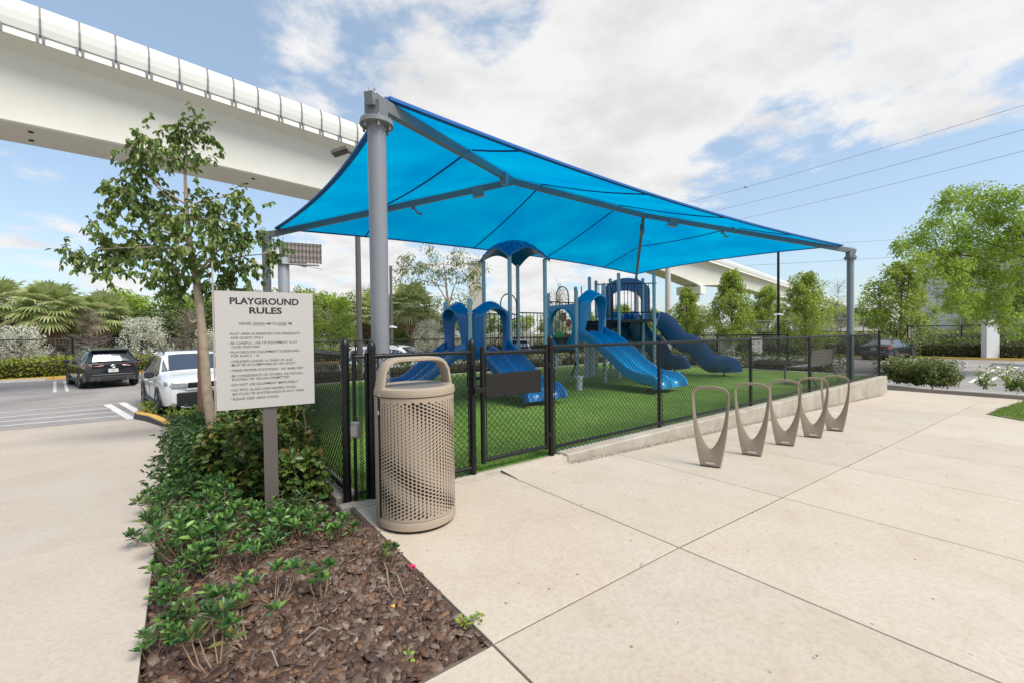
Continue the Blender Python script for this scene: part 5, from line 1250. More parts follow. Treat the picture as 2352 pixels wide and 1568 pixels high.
block('grey_building', 2105, 2600, 62, 590, 'large plain pale grey building behind the trees at the right', m_bld, 3, ang=-14, wins=[.12, .31, .62])
block('cream_building', 1925, 2060, 75, 715, 'low cream building behind the trees right of the canopy post', mat('cream', (.55, .5, .44), .8), 12, wins=[])
block('beige_tower', 1078, 1108, 70, 606, 'narrow beige building behind the sparse tree and the roofed play tower', mat('beige_wall', (.52, .47, .40), .8), 10)
tr = D(1936, 85); tk = empty('red_truck', (tr.x, tr.y, LOT), yawdir(FW)+.5, 'small red box truck far beyond the right fence', 'truck'); m_red = mat('red_paint', (.55, .03, .04), .4)
MB().cbox((-1.1, -2.2, .7), (1.1, 1.6, 2.9), .05).build('box', m_red, tk); MB().cbox((-1.0, 1.7, .6), (1.0, 3.2, 2.0), .15).build('cab', m_red, tk); MB().box((-.9, 3.0, 1.3), (.9, 3.21, 1.8)).build('windscreen', m_glass, tk)
for sx_ in (-1, 1):
    for yy in (-1.3, 2.3): b = MB(); b.lathe((0, 0), [(.45, -.12), (.45, .12)], 14); me = b.mesh('wheel'); me.transform(Matrix.Rotation(math.pi/2, 4, 'Y')); o = link('wheel', me, m_tyre, tk); o.location = (sx_*1.0, yy, .45)
# white utility pillar
q0 = G(2262, 826, LOT); up_ = empty('utility_pillar', (q0.x, q0.y, LOT), yawdir(RT)+math.radians(75), 'white rendered pillar between the hedges at the far right', 'pillar')
dq = q0.dot(FW); wq = 33/1000*dq*.92
b = MB(); b.cbox((-.1, -wq, 0), (.25, 0, 2.35), .02); b.build('shaft', mat('pillar_white', (.66, .66, .65), .7, noise=(.8, (.58, .56, .52), .3)), up_); b = MB(); b.cbox((-.16, -wq-.06, 2.352), (.31, .06, 2.55), .03); b.build('cap', mat('pillar_cap', (.55, .55, .54), .7), up_)
up_.rotation_euler = (0, 0, math.atan2(RT.y, RT.x)+math.pi/2)
# small utility cabinet and notice board behind the slides
q0 = D(1556+310, 30, LOT)
cb = empty('utility_cabinet', D(1882, 26.5, LOT), math.atan2(RT.y, RT.x), 'pale grey utility cabinet standing before the black fence between the conical trees', 'cabinet'); cb.location = D(1668+0*1, 29, LOT)
MB().cbox((-.45, -.3, 0), (.45, .3, 1.55), .03).build('case', mat('cab_grey', (.5, .48, .45), .6), cb); MB().cbox((-.5, -.35, 1.553), (.5, .35, 1.65), .02).build('lid', mat('cab_grey', (.5, .48, .45), .6), cb)
ns = D(1664*0+1604*0+1636, 19.6, 0); nb_ = empty('notice_panel', D(1822.5*0+ (2900+245*.51)/1.7415, 20.5, LOT), math.atan2(RT.y, RT.x), 'small white notice panel fixed to the black fence beyond the turf', 'notice')
MB().cbox((-.28, -.02, .95), (.28, .0, 1.75), .008).build('plate', mat('notice_white', (.62, .6, .56), .5), nb_)
for xx in (-.12, .10):
    for zz in (1.15, 1.5): MB().box((xx-.05, -.023, zz-.09), (xx+.05, -.0205, zz+.09)).build('printed_mark', mat('notice_mark', (.42, .38, .33), .6), nb_)
MB().cyl((0, .02), .03, 0, 1.7, 8).build('stake', m_galv, nb_)

# ------------------------------------------------------------------ far fences
def fence_line(pts, label, h=1.5, m=m_black, wm=m_wire, sp=3.0, z=LOT, pitch=.16, wr=.006, post_z=None):
    for a, b_ in zip(pts, pts[1:]):
        d = b_-a; k = max(1, round(d.length/sp)); xs = [d.length*i/k for i in range(k+1)]
        yield run_fence('boundary_fence', (a.x, a.y), math.atan2(d.y, d.x), xs, label[0], h=h, z=z, pr=.035, term=(False, False), m=m, wm=wm, pitch=pitch, wr=wr); label = label[1:] or label
ko = [p for p in kerbline]
def off(p, q, d):
    u = (q-p).normalized(); n_ = Vector((-u.y, u.x, 0))
    if n_.dot((p+q)/2) < 0: n_ = -n_
    return n_*d
o1 = off(ko[1], ko[2], 1.9); o2 = off(ko[3], ko[5], 1.9)
F1 = ko[1]+o1-(ko[2]-ko[1]).normalized()*8; F2 = ko[2]+o1
m_wg = mat('wire_grey', (.10, .10, .10), .5)
list(fence_line([F1, F2], ['black chain-link boundary fence behind the yellow hedge and black car'], h=2.05, wm=m_wg))
list(fence_line([F2, ko[3]+o2], ['short black boundary fence seen through the middle of the play structure'], h=1.6))
list(fence_line([ko[3]+o2, ko[5]+o2*1.0], ['black boundary fence behind the conical trees at right'], h=1.9))
o3 = off(ko[5], ko[6], 2.6); list(fence_line([ko[5]+o3, ko[6]+o3, ko[6]+o3+(ko[7]-ko[6]).normalized()*8], ['black boundary fence left of the white pillar', 'black boundary fence right of the white pillar'], h=2.25, wm=m_wg))
o4 = off(ko[5], ko[6], 7.5); list(fence_line([ko[4]+o4, ko[5]+o4, ko[6]+o4, ko[6]+o4+(ko[7]-ko[6]).normalized()*8], ['tall galvanised fence seen between the far trees', 'tall galvanised fence before the grey building', 'tall galvanised fence at the right edge'], h=3.0, m=m_galv, wm=m_galv, pitch=.22, wr=.006))

# ------------------------------------------------------------------ vegetation
def rv(n): v = NP.normal(size=(n, 3)); return v/np.linalg.norm(v, axis=1)[:, None]
def cloud(c, r, n, ln, wd, shell=.45, droop=.3, fold=.2, updir=.3, rz=1.0, down=0):
    """leaves scattered through an ellipsoid, denser at the surface"""
    d = rv(n); rad = r*(shell+(1-shell)*NP.rand(n))**.5 if shell else r*NP.rand(n)**.33
    P = np.array(c)[None]+d*rad[:, None]*np.array([1, 1, rz])[None]
    DIR = d*.8+NP.normal(size=(n, 3))*.7; DIR[:, 2] += updir-down
    return leaves(P, DIR, ln*(.65+.7*NP.rand(n)), wd*(.7+.6*NP.rand(n)), fold, droop)
def clumped(c, r, nclump, per, cr_, ln, wd, rz=1.0, **k):
    out = []
    for _ in range(nclump):
        d = rv(1)[0]; rad = r*(.25+.75*NP.rand())**.6; p = np.array(c)+d*rad*np.array([1, 1, rz]); out.append(cloud(p, cr_*(.6+.8*NP.rand()), per, ln, wd, **k))
    return join(out)
def limb(b, p, q, r0, r1, wob=.1, n=6):
    p = Vector(p); q = Vector(q); pts = []
    L0 = (q-p).length; o1_ = Vector((R_.uniform(-1, 1), R_.uniform(-1, 1), R_.uniform(-.3, .6)))*wob*L0
    for i in range(n): t = i/(n-1); pts.append(p.lerp(q, t)+o1_*math.sin(t*math.pi))
    b.tube(pts, [r0+(r1-r0)*i/(n-1) for i in range(n)], 7, cap=False); return pts
def make_tree(name, label, H, crown_z, R, mleaf, mbark, nclump=90, per=34, cr_=.35, ln=.16, wd=.09, rz=1.2, tr=.10, group=None, lobes=None, loc=(0, 0, 0), cone=False, cat='tree'):
    t = empty(name, loc, 0, label, cat, group); b = MB(); tz = crown_z
    trunk = limb(b, (0, 0, -.1), (R_.uniform(-.1, .1), R_.uniform(-.1, .1), H*.80), tr, tr*.3, .02, 8)
    parts = []
    if cone:
        nb_r = max(22, nclump//9); each = max(2, nclump//nb_r)
        for q in range(nb_r):
            f = (q+NP.rand())/nb_r; z = tz*.9+(H-tz)*f*.92; rr = R*(.55+.45*min(1, f/.22))*(1-f)**.62*(.62+.55*NP.rand())+.08; a = q*2.4+NP.rand()*.9
            tip = Vector((rr*math.cos(a), rr*math.sin(a), z+rr*(.30+.35*NP.rand()))); root = Vector((0, 0, max(tz*.6, z-.35*rr))); limb(b, root, tip, .028*(1-.6*f), .006, .06, 5)
            for _ in range(each):
                g = .30+.70*NP.rand()**.7; p = np.array(root.lerp(tip, g))+NP.normal(size=3)*.10*R*(1-.5*f); parts.append(cloud(p, cr_*(.55+.65*NP.rand())*(1-.35*f), per, ln, wd, rz=1.15, updir=.7))
    else:
        lobes = lobes or [(R_.uniform(-.45, .45)*R, R_.uniform(-.45, .45)*R, tz+R*rz*R_.uniform(.2, 1.0)+(H-tz)*.3, R*R_.uniform(.4, .62)) for _ in range(8)]
        tot = sum(l[3]**2 for l in lobes)
        for lx, ly, lz, lr in lobes:
            limb(b, trunk[4 if lz > tz+.2*H else 3], (lx, ly, lz), tr*.45, tr*.1, .12, 6)
            for _ in range(3): d = rv(1)[0]; limb(b, (lx*.7, ly*.7, lz-.3*lr), (lx+d[0]*lr*.8, ly+d[1]*lr*.8, lz+d[2]*lr*.6), tr*.15, tr*.05, .1, 4)
            k = max(3, int(nclump*lr*lr/tot)); parts.append(clumped((lx, ly, lz), lr, k, per, cr_, ln, wd, rz=.85))
    b.build('trunk', mbark, t, smooth=True)
    V, F = join(parts); link('crown', np_mesh('crown', V, F), mleaf, t)
    return t
def place_copy(src, loc, rz, sc, label, group=None):
    o = copy_tree(src); o.location = loc; o.rotation_euler = (0, 0, rz); o.scale = (sc[0], sc[0], sc[1]) if isinstance(sc, tuple) else (sc,)*3; o['label'] = label
    if group: o['group'] = group
    return o
# --- the young tree behind the sign
Yt = 9.25; tb_ = Vector((.42, Yt, zbed(.42, Yt))); dT = tb_.dot(FW)
yt = empty('young_tree', tb_, 0, 'young tree with pale trunk and drooping glossy leaves beside the rules sign', 'tree')
def q3(px, py, dd=0): return P3(px, py, dT+dd)-tb_
b = MB()
tk_ = [Vector((0, 0, -.1)), q3(476, 900), q3(468, 800), q3(458, 700), q3(449, 625), q3(436, 560), q3(428, 480), q3(425, 400), q3(430, 340)]
b.tube(tk_, [.088, .077, .071, .065, .058, .046, .034, .022, .012], 12, cap=False)
for a, c, e, r in [((449, 630), (512, 588, .2), (600, 585, .5), .03), ((449, 640), (470, 600, -.2), (520, 560, -.3), .028), ((430, 500), (405, 470, .2), (350, 420, .4), .024), ((428, 470), (392, 450, -.1), (330, 400, -.2), .02), ((436, 560), (400, 530, .1), (300, 520, .5), .026),
                   ((449, 650), (400, 620, .1), (310, 590, -.4), .028), ((430, 480), (470, 450, .2), (540, 455, .3), .018), ((425, 400), (400, 350, .1), (400, 300, .1), .016), ((425, 385), (445, 340, 0), (455, 300, 0), .014), ((455, 690), (480, 640, .3), (545, 640, .5), .018), ((440, 580), (360, 560, -.3), (210, 575, -.2), .022),
                   ((452, 700), (420, 660, .3), (370, 640, .2), .016), ((600, 585), (630, 575, .5), (655, 570, .6), .012), ((456, 730), (436, 755, -.1), (434, 722, -.1), .024), ((430, 500), (470, 500, -.3), (560, 520, -.2), .018)]:
    p = q3(*a); m_ = q3(c[0], c[1], c[2]); e_ = q3(e[0], e[1], e[2]); pts = [p.lerp(m_, t).lerp(m_.lerp(e_, t), t) for t in np.linspace(0, 1, 7)]; b.tube(pts, [r*(1-.75*i/6) for i in range(7)], 7, cap=False)
b.build('trunk', m_bark, yt, smooth=True)
b = MB(); b.tube([Vector((0, 0, 0))+q3(489, 1000)-q3(489, 1000), q3(487, 800)*1.0, q3(483, 600)], .014, 6) if False else None
parts = []; tw = MB()
for (x, y, r, dd) in [(400, 300, 42, 0), (440, 290, 34, .1), (465, 320, 28, .1), (345, 330, 44, .1), (300, 350, 34, -.1), (320, 385, 48, .2), (385, 350, 40, -.2), (470, 360, 26, 0), (270, 420, 34, .1), (300, 450, 50, 0), (350, 470, 54, .3), (275, 500, 42, -.2), (400, 510, 50, -.3),
                      (460, 470, 42, .1), (500, 500, 46, .2), (545, 455, 36, .2), (585, 470, 20, .3), (480, 540, 54, -.3), (540, 545, 46, 0), (580, 530, 30, .3), (420, 580, 56, -.2), (350, 540, 56, .2), (290, 560, 50, .3), (235, 560, 42, 0), (200, 590, 34, .1), (160, 578, 22, .2), (145, 572, 14, .2),
                      (260, 600, 40, -.1), (360, 610, 44, -.3), (430, 640, 40, .3), (520, 600, 48, .3), (575, 610, 36, .4), (625, 575, 26, .5), (650, 580, 22, .5), (530, 650, 36, .5), (480, 650, 30, .1), (390, 660, 36, .2), (340, 640, 22, .2), (245, 640, 14, 0)]:
    c = q3(x, y, dd); rr = r*dT/1000
    n = int(9.2*(r/10)**2)+8; k = max(2, int(n/9))
    for _ in range(k):
        d = rv(1)[0]; p = Vector(c)+Vector(d)*rr*(.25+.75*NP.rand()); dirv = (Vector(rv(1)[0])+Vector((0, 0, -.35))).normalized()*.26
        tw.tube([p, p+dirv], .003, 3, cap=False)
        m_ = 10; f = NP.rand(m_)[:, None]; P = np.array(p)[None]+np.array(dirv)[None]*f; DD = rv(m_)*.8+np.array(dirv)[None]*1.5; DD[:, 2] -= .75
        parts.append(leaves(P, DD, .07+.045*NP.rand(m_), .042+.022*NP.rand(m_), .22, .22))
V, F = join(parts); link('crown', np_mesh('crown', V, F), l_near, yt); tag(tw.build('twigs', m_twig, yt), kind='stuff')
# stake tied to the tree, and reddish second stem behind
sk = P3(487, 602, dT-.35); b = MB(); bs = tb_+Vector((.22, -.12, 0)); b.tube([Vector((sk.x, sk.y, zbed(.5, 9.1)))-bs, sk-bs], .013, 8); o = b.build('tree_stake', mat('stake_grey', (.42, .36, .31), .7), smooth=True); o.location = bs; tag(o, 'thin grey stake standing close beside the young tree trunk', 'stake')
rd = 10.4; r_b = P3(463, 945, rd); b = MB(); b.tube([Vector((0, 0, -.1)), P3(462, 800, rd)-r_b, P3(459, 680, rd)-r_b, P3(440, 600, rd)-r_b], [.085, .075, .05, .02], 10)
t2 = empty('second_tree', r_b, 0, 'slender red-brown trunk standing directly behind the pale young tree', 'tree'); b.build('trunk', m_bark2, t2, smooth=True)
parts = [cloud(P3(x, y, rd)-r_b, r*rd/1000, n, .10, .05, down=.5) for x, y, r, n in [(440, 590, 40, 120), (500, 560, 40, 110), (380, 600, 36, 80)]]
V, F = join(parts); link('crown', np_mesh('crown', V, F), l_near, t2)
# --- shrubs in the bed (low rosette plants)
def rosette(P, n, ln, wd, up=.45):
    a = np.arange(n)*2.4+NP.rand()*6; f = np.arange(n)/n; el = up+1.0*f
    DIR = np.stack([np.cos(a)*np.cos(el), np.sin(a)*np.cos(el), np.sin(el)], 1); PP = np.array(P)[None]+DIR*.01+np.stack([0*f, 0*f, f*.02], 1)
    return leaves(PP, DIR, ln*(1-.35*f)*(.8+.4*NP.rand(n)), wd*(1-.25*f)*(.85+.3*NP.rand(n)), .16, .16)
def shrub_variant(k, H, R, ntip, ln, wd, straggly=0):
    st_ = MB(); parts = []
    for i in range(ntip):
        a = R_.uniform(0, 6.28); rr = R*R_.uniform(.1, 1)**.6; z = H*(R_.uniform(.45, 1.0) if not straggly else R_.uniform(.6, 1)); tip = Vector((rr*math.cos(a), rr*math.sin(a), z*(1-.35*(rr/R)**2)))
        bb_ = Vector((R_.uniform(-.02, .02), R_.uniform(-.02, .02), -.02)); mid = bb_.lerp(tip, .5)+Vector((math.cos(a), math.sin(a), 0))*rr*.18
        st_.tube([bb_, mid, tip], [.005, .004, .0025], 5, cap=False)
        parts.append(rosette(tip, R_.randint(8, 12), ln, wd))
        if not straggly and i % 3: continue
        if not straggly:
            parts.append(rosette(mid.lerp(tip, .6)+Vector((R_.uniform(-.02, .02),)*2+(0,)), 6, ln*.8, wd*.8, .1))
            m2 = mid.lerp(tip, .4); parts.append(rosette(m2+Vector((R_.uniform(-.03, .03), R_.uniform(-.03, .03), 0)), 5, ln*.7, wd*.75, .1))
    V, F = join(parts); return st_.mesh('stems'), np_mesh('foliage', V, F)
SV = [shrub_variant(0, .34, .16, 8, .088, .030), shrub_variant(1, .30, .18, 11, .084, .028), shrub_variant(2, .27, .15, 7, .085, .030), shrub_variant(3, .34, .15, 6, .085, .028, 1), shrub_variant(4, .28, .19, 12, .08, .027), shrub_variant(5, .16, .09, 3, .07, .03, 1)]
def put_shrub(x, y, v, sc, label, group='leafy shrubs in the mulched bed', ml_=l_shrub):
    t = empty('leafy_shrub', (x, y, zbed(x, y)+.01), R_.uniform(0, 6.28), label, 'shrub', group); t.scale = (sc, sc, sc)
    link('stems', SV[v][0], m_stem, t); f_ = link('foliage', SV[v][1], ml_, t)
    if R_.random() < .4: f_.material_slots[0].link = 'OBJECT'; f_.material_slots[0].material = l_shrub2
    return t
def bedpt(px, py):
    z = 0
    for _ in range(40): p = G(px, py, z); z = zbed(p.x, p.y)
    return p
named = [(355, 1515, 1, .62, 'small spreading shrub low at the corner of the bed, overhanging the walkway'), (500, 1560, 3, .85, 'leggy shrub with bare forked stems nearest the camera'), (450, 1480, 0, .70, 'leafy shrub just behind the leggy one, near the walkway edge'),
         (575, 1500, 3, .75, 'shrub with bare stems leaning right at the front of the bed'), (395, 1405, 2, .62, 'low shrub touching the walkway edge above the corner shrub'), (520, 1420, 2, .75, 'bushy rosette shrub in the front middle of the mulch'),
         (635, 1400, 3, .75, 'single-stemmed shrub standing alone in open mulch'), (745, 1380, 5, 1.05, 'sprig with curling bare stems in open mulch near the slab edge'), (895, 1310, 5, .80, 'wispy sprig rooted against the slab edge'), (470, 1330, 2, .8, 'small shrub in mulch left of the sign post foot'),
         (560, 1320, 5, 1.0, 'small sprig between the two middle shrubs'), (640, 1270, 2, .85, 'shrub just in front of the sign post foot'), (770, 1250, 4, .75, 'spreading shrub between the sign post and the slab edge'), (690, 1250, 1, .8, 'dense shrub at the right foot of the sign post')]
for x, y, v, sc, lb in named: p = bedpt(x, y); put_shrub(p.x, p.y, v, sc, lb)
rowlab = 'dense low green shrub among many alike filling the bed around the sign post'
sx0 = [(x, y) for y in np.arange(3.05, 5.2, .23) for x in np.arange(-.06, 1.0, .24)]
for x, y in sx0:
    x += R_.uniform(-.07, .07); y += R_.uniform(-.07, .07); pr_x = x
    if y < 3.25 and x > .40: continue
    if y < 3.5 and x > .75: continue
    if abs(x-.5) < .12 and abs(y-3.85) < .12: continue
    if y > 3.7 and x > .45: continue
    put_shrub(x, y, R_.choice([0, 1, 4, 4]), R_.uniform(.68, .95), rowlab, 'low shrubs massed around the sign post')
# continuous low cover farther along the bed
parts = []
for _ in range(300):
    x, y = R_.uniform(-.20, .95), R_.uniform(4.8, 12.2); parts.append(cloud((x, y, zbed(x, y)+R_.uniform(.12, .30)), .13, 34, .07, .024, shell=.3, updir=.6))
V, F = join(parts); o = link('ground_cover', np_mesh('ground_cover', V, F), l_cover); tag(o, 'dense dark green ground cover along the walkway behind the shrubs', 'ground cover', kind='stuff')
parts = []
for _ in range(44):
    y = R_.uniform(12.2, 15.3); x = R_.uniform(-.8 if y > 14.5 else -.2, 1.0); parts.append(cloud((x, y, LOT+.16+R_.uniform(0, .08)), .18, 40, .09, .035, shell=.3, updir=.5))
V, F = join(parts); o = link('low_creeper', np_mesh('low_creeper', V, F), l_mid); tag(o, 'yellow-green low plants behind the yellow kerb by the white car', 'ground cover', kind='stuff')
# cocoplum hedge plants between the sign and the fence
def hedge_piece(name, x0, x1, y0, y1, z0, z1, ml_, label, dens=260, ln=.06, wd=.04, group=None, cat='hedge', core=True, wob=.06, ang=0, origin=None):
    ox, oy = origin or ((x0+x1)/2, (y0+y1)/2); t = empty(name, (ox, oy, z0), ang, label, cat, group)
    w, d, h = (x1-x0)/2, (y1-y0)/2, z1-z0
    A = 2*(2*w+2*d)*h+4*w*d; n = int(dens*A)
    u = NP.rand(n, 3)*2-1; ax_ = NP.choice(3, n, p=np.array([d*h, w*h, w*d*1.2])/(d*h+w*h+w*d*1.2)); sg_ = np.where(NP.rand(n) < .5, -1, 1)
    u[np.arange(n), ax_] = sg_*(1-.25*NP.rand(n)**2)
    P = np.stack([u[:, 0]*w, u[:, 1]*d, (u[:, 2]*.5+.5)*h], 1); P[:, 2] = np.abs(P[:, 2])
    P += NP.normal(size=(n, 3))*wob*.5
    P[:, 2] += wob*np.sin(P[:, 0]*2.3+P[:, 1]*3.1+ox)*.8*(P[:, 2]/h)
    Dn = np.zeros((n, 3)); Dn[np.arange(n), ax_] = sg_; DIR = Dn*.7+NP.normal(size=(n, 3))*.6; DIR[:, 2] += .35; P[:, 2] = np.maximum(P[:, 2], .02)
    V, F = leaves(P, DIR, ln*(.7+.6*NP.rand(n)), wd*(.7+.6*NP.rand(n)), .2, .15); link('foliage', np_mesh('foliage', V, F), ml_, t)
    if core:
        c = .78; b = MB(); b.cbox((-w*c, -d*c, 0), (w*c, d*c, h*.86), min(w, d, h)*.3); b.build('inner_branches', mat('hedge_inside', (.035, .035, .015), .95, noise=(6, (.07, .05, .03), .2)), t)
    return t
def coco(x, y, zt__, R, label, n=900, ht=None):
    z0 = zbed(x, y); t = empty('cocoplum_shrub', (x, y, z0), 0, label, 'shrub', 'cocoplum shrubs between the sign and the fence'); b = MB()
    for _ in range(14): a = R_.uniform(0, 6.28); rr = R*R_.uniform(.3, 1); limb(b, (R_.uniform(-.05, .05), R_.uniform(-.05, .05), 0), (rr*math.cos(a), rr*math.sin(a), (zt__-z0)*R_.uniform(.5, .95)), .010, .004, .12, 5)
    b.build('stems', m_stem, t, smooth=True); H = zt__-z0; parts = []
    for _ in range(int(n/12)):
        a = R_.uniform(0, 6.28); f = R_.uniform(.05, 1)**.7; rr = R*(.4+.6*R_.random())*(1-.35*f**4); p = np.array([rr*math.cos(a), rr*math.sin(a), H*f*.93]); m_ = 12
        DD = rv(m_); DD[:, 2] += .35; DD[:, 0] += math.cos(a)*.6; DD[:, 1] += math.sin(a)*.6; parts.append(leaves(p[None]+NP.normal(size=(m_, 3))*.035, DD, .05+.02*NP.rand(m_), .036+.012*NP.rand(m_), .14, .1))
    V, F = join(parts); link('foliage', np_mesh('foliage', V, F), l_coco, t)
for i, (x, y, zt__, R, lb) in enumerate([(.74, 3.98, .36, .22, 'bright yellow-green shrub spilling over the curb right of the sign post'), (.52, 4.35, .62, .27, 'tall cocoplum shrub directly behind the sign post'), (.78, 4.75, .72, .27, 'cocoplum shrub pressed against the fence behind the sign'), (.30, 4.95, .52, .22, 'cocoplum shrub with reddish tips left of the sign post'),
        (.62, 5.35, .76, .30, 'cocoplum shrub farther along, showing under the sign board'), (.80, 5.95, .72, .28, 'cocoplum shrub beyond the sign, next to the fence'), (.50, 6.1, .45, .22, 'cocoplum shrub in front of the pale tree trunk'), (.82, 6.7, .70, .28, 'cocoplum shrub by the fence, last but three'), (.75, 7.5, .65, .30, 'cocoplum shrub by the fence, last but two'), (.75, 8.3, .60, .30, 'cocoplum shrub by the fence, last but one'), (.80, 9.6, .55, .32, 'last cocoplum shrub of the row by the fence')]):
    coco(x, y, zt__, R, lb, 1500)
# tiny weeds, fallen petal and leaf
def sprig(x, y, label, m_=l_bright, n=3):
    parts = [rosette((R_.uniform(-.03, .03), R_.uniform(-.03, .03), .01+.02*i), 7, .035, .018, .2) for i in range(n)]; V, F = join(parts); o = link('weed', np_mesh('weed', V, F), m_); o.location = (x, y, zbed(x, y)+.02); tag(o, label, 'weed')
p = bedpt(1062, 1462); sprig(p.x, p.y, 'small bright green weed at the pointed corner of the mulch bed'); p = bedpt(1085, 1445); sprig(p.x+.0, p.y, 'darker little weed against the slab edge at the bed corner', l_mid, 2); p = bedpt(940, 1535); sprig(p.x, p.y, 'tiny two-leaved seedling in the mulch near the bottom slab', l_bright, 1)
p = bedpt(946, 1322); V, F = leaves([(0, 0, 0)]*5, [(1, 0, .3), (-.5, .8, .3), (-.5, -.8, .2), (.3, .9, .4), (.4, -.9, .3)], .026, .022, .2, 0); o = link('fallen_petal', np_mesh('fallen_petal', V, F), mat('petal_pink', (.55, .02, .12), .6)); o.location = p+Vector((0, 0, .05)); tag(o, 'bright pink fallen blossom lying on the mulch', 'blossom')
p = bedpt(896, 1420); V, F = leaves([(0, 0, 0)], [(1, .4, .1)], .034, .020, .05, 0); o = link('fallen_leaf', np_mesh('fallen_leaf', V, F), mat('leaf_orange', (.75, .38, .05), .6)); o.location = p+Vector((0, 0, .05)); tag(o, 'small orange fallen leaf lying on the mulch', 'leaf')
for tq_, (x, y, u, v_) in enumerate([(880, 1310, 895, 1380), (895, 1335, 930, 1385), (860, 1375, 905, 1392), (700, 1500, 760, 1470), (600, 1530, 640, 1555)]):
    p = bedpt(x, y)+Vector((0, 0, .06)); q = bedpt(u, v_)+Vector((0, 0, .045)); b = MB(); c = (p+q)/2; b.tube([p-c, (p-c).lerp(q-c, .5)+Vector((.01, .01, .03)), q-c], [.003, .004, .003], 5); o = b.build('twig', m_twig); o.location = c; tag(o, ['dry bent twig rooted in open mulch, left one of the middle pair', 'dry bent twig in open mulch, upper one of the middle pair', 'dry bent twig in open mulch, lower left of the middle pair', 'dry twig lying in the front middle of the mulch', 'dry twig at the front left of the mulch'][tq_], 'twig', 'dry twigs on the mulch')

# --- hedges
def hedge_along(a, b_, offd, w, h, ml_, labels, seg=4.0, dens=120, ln=.10, wd=.07, z=LOT+.1, group=None, wob=.10):
    d = (b_-a); k = max(1, round(d.length/seg)); u = d.normalized(); n_ = off(a, b_, 1.0)
    for i in range(k):
        c = a+d*((i+.5)/k)+n_*offd; L2 = d.length/k
        t = hedge_piece('hedge', -L2/2, L2/2, -w/2, w/2, z, z+h, ml_, labels if isinstance(labels, str) else labels[min(i, len(labels)-1)], dens, ln, wd, group, ang=math.atan2(u.y, u.x), origin=(c.x, c.y), wob=wob)
hl = ko[1]-(ko[2]-ko[1]).normalized()*4
hedge_along(hl, ko[1].lerp(ko[2], .35), .95, 1.1, .92, l_hedge, 'bright yellow-green clipped hedge behind the kerb and black car at left', 4.5, 200, .12, .09, group='yellow-green hedge along the left kerb')
hedge_along(ko[1].lerp(ko[2], .35), ko[2], .95, 1.1, .9, l_hedge, 'yellow-green hedge continuing behind the white car and fence', 6, 90, .16, .11, group='hedge far along the left kerb')
hedge_along(ko[2], ko[3], .95, 1.0, 1.0, l_hedged, 'dark hedge seen through the middle of the play structure', 5, 60, .18, .12)
hedge_along(ko[3], ko[5], .95, 1.2, 1.15, l_hedged, 'dark green clipped hedge behind the slides and the far kerb', 5.5, 90, .16, .11, group='dark hedge behind the slides')
hedge_along(ko[5], ko[6].lerp(ko[5], .12), 1.3, 1.4, 1.15, l_hedged, 'dark green hedge left of the white pillar', 5, 110, .15, .11, group='hedge beside the white pillar')
hedge_along(ko[6]+(ko[7]-ko[6]).normalized()*.8, ko[7], 1.3, 1.4, 1.15, l_hedged, 'dark green hedge right of the white pillar', 5, 100, .15, .11, group='hedge beside the white pillar')
hedge_along(ko[4], ko[5], 9.5, 1.6, 1.6, l_hedge, 'far yellow-green hedge behind the galvanised fence', 8, 50, .22, .15, group='far yellow-green hedge')
hedge_along(ko[5], ko[7], 9.5, 1.6, 1.7, l_hedge, 'far yellow-green hedge behind the galvanised fence', 8, 50, .22, .15, group='far yellow-green hedge')
# hedge right behind the turf fence
tz = -.45
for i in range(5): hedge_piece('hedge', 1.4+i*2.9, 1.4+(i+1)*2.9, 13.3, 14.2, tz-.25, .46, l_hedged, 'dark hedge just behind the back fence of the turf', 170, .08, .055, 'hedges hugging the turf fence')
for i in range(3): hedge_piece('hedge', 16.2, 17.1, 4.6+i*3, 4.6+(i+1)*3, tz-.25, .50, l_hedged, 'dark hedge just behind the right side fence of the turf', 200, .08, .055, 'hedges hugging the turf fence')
# plants at the far end of the paving
sheet('end_bed', [16.0, 18.0], [-3.0, 4.6], lambda x, y: -.47, m_soil)
def loose(x, y, H, R, n, label, ml_=l_hedged, z0=-.46, dens=1):
    t = empty('loose_shrub', (x, y, z0), 0, label, 'shrub'); b = MB(); parts = []
    for _ in range(n):
        a = R_.uniform(0, 6.28); rr = R*R_.uniform(.1, 1)**.7; tip = Vector((rr*math.cos(a), rr*math.sin(a), H*R_.uniform(.12, 1))); pts = limb(b, (R_.uniform(-.3, .3)*R, R_.uniform(-.1, .1)*R, -.02), tip, .010, .004, .1, 5)
        for q in pts[1:]:
            m_ = 7; parts.append(leaves(np.array(q)[None]+NP.normal(size=(m_, 3))*.05, rv(m_)+np.array([0, 0, .4]), .07+.03*NP.rand(m_), .045, .2, .1))
    b.build('stems', m_stem, t); V, F = join(parts); link('foliage', np_mesh('foliage', V, F), ml_, t); return t
def gend(px, py): return G(px, py, -.46)
for k_, (px, py, H, R, n, lb) in enumerate([(2070, 880, .85, .8, 130, 'leafy shrub against the outer corner of the turf curb'), (2110, 884, .82, .8, 140, 'leafy shrub in the middle of the low row at the end of the paving'), (2150, 888, .74, .7, 100, 'low leafy shrub at the right of the group by the turf corner'), (2175, 889, .75, .5, 26, 'loose open shrub at the tail of the group by the turf corner'),
        (2263, 894, .62, .32, 7, 'sparse spindly shrub at the edge of the parking bays'), (2325, 900, .66, .4, 9, 'sparse shrub near the right edge beside the lawn'), (2352, 903, .7, .4, 10, 'sparse shrub cut by the right edge of the view')]):
    p = gend(px, py-6); loose(p.x, p.y, H, R, n, lb, l_hedged if k_ < 4 else l_mid)
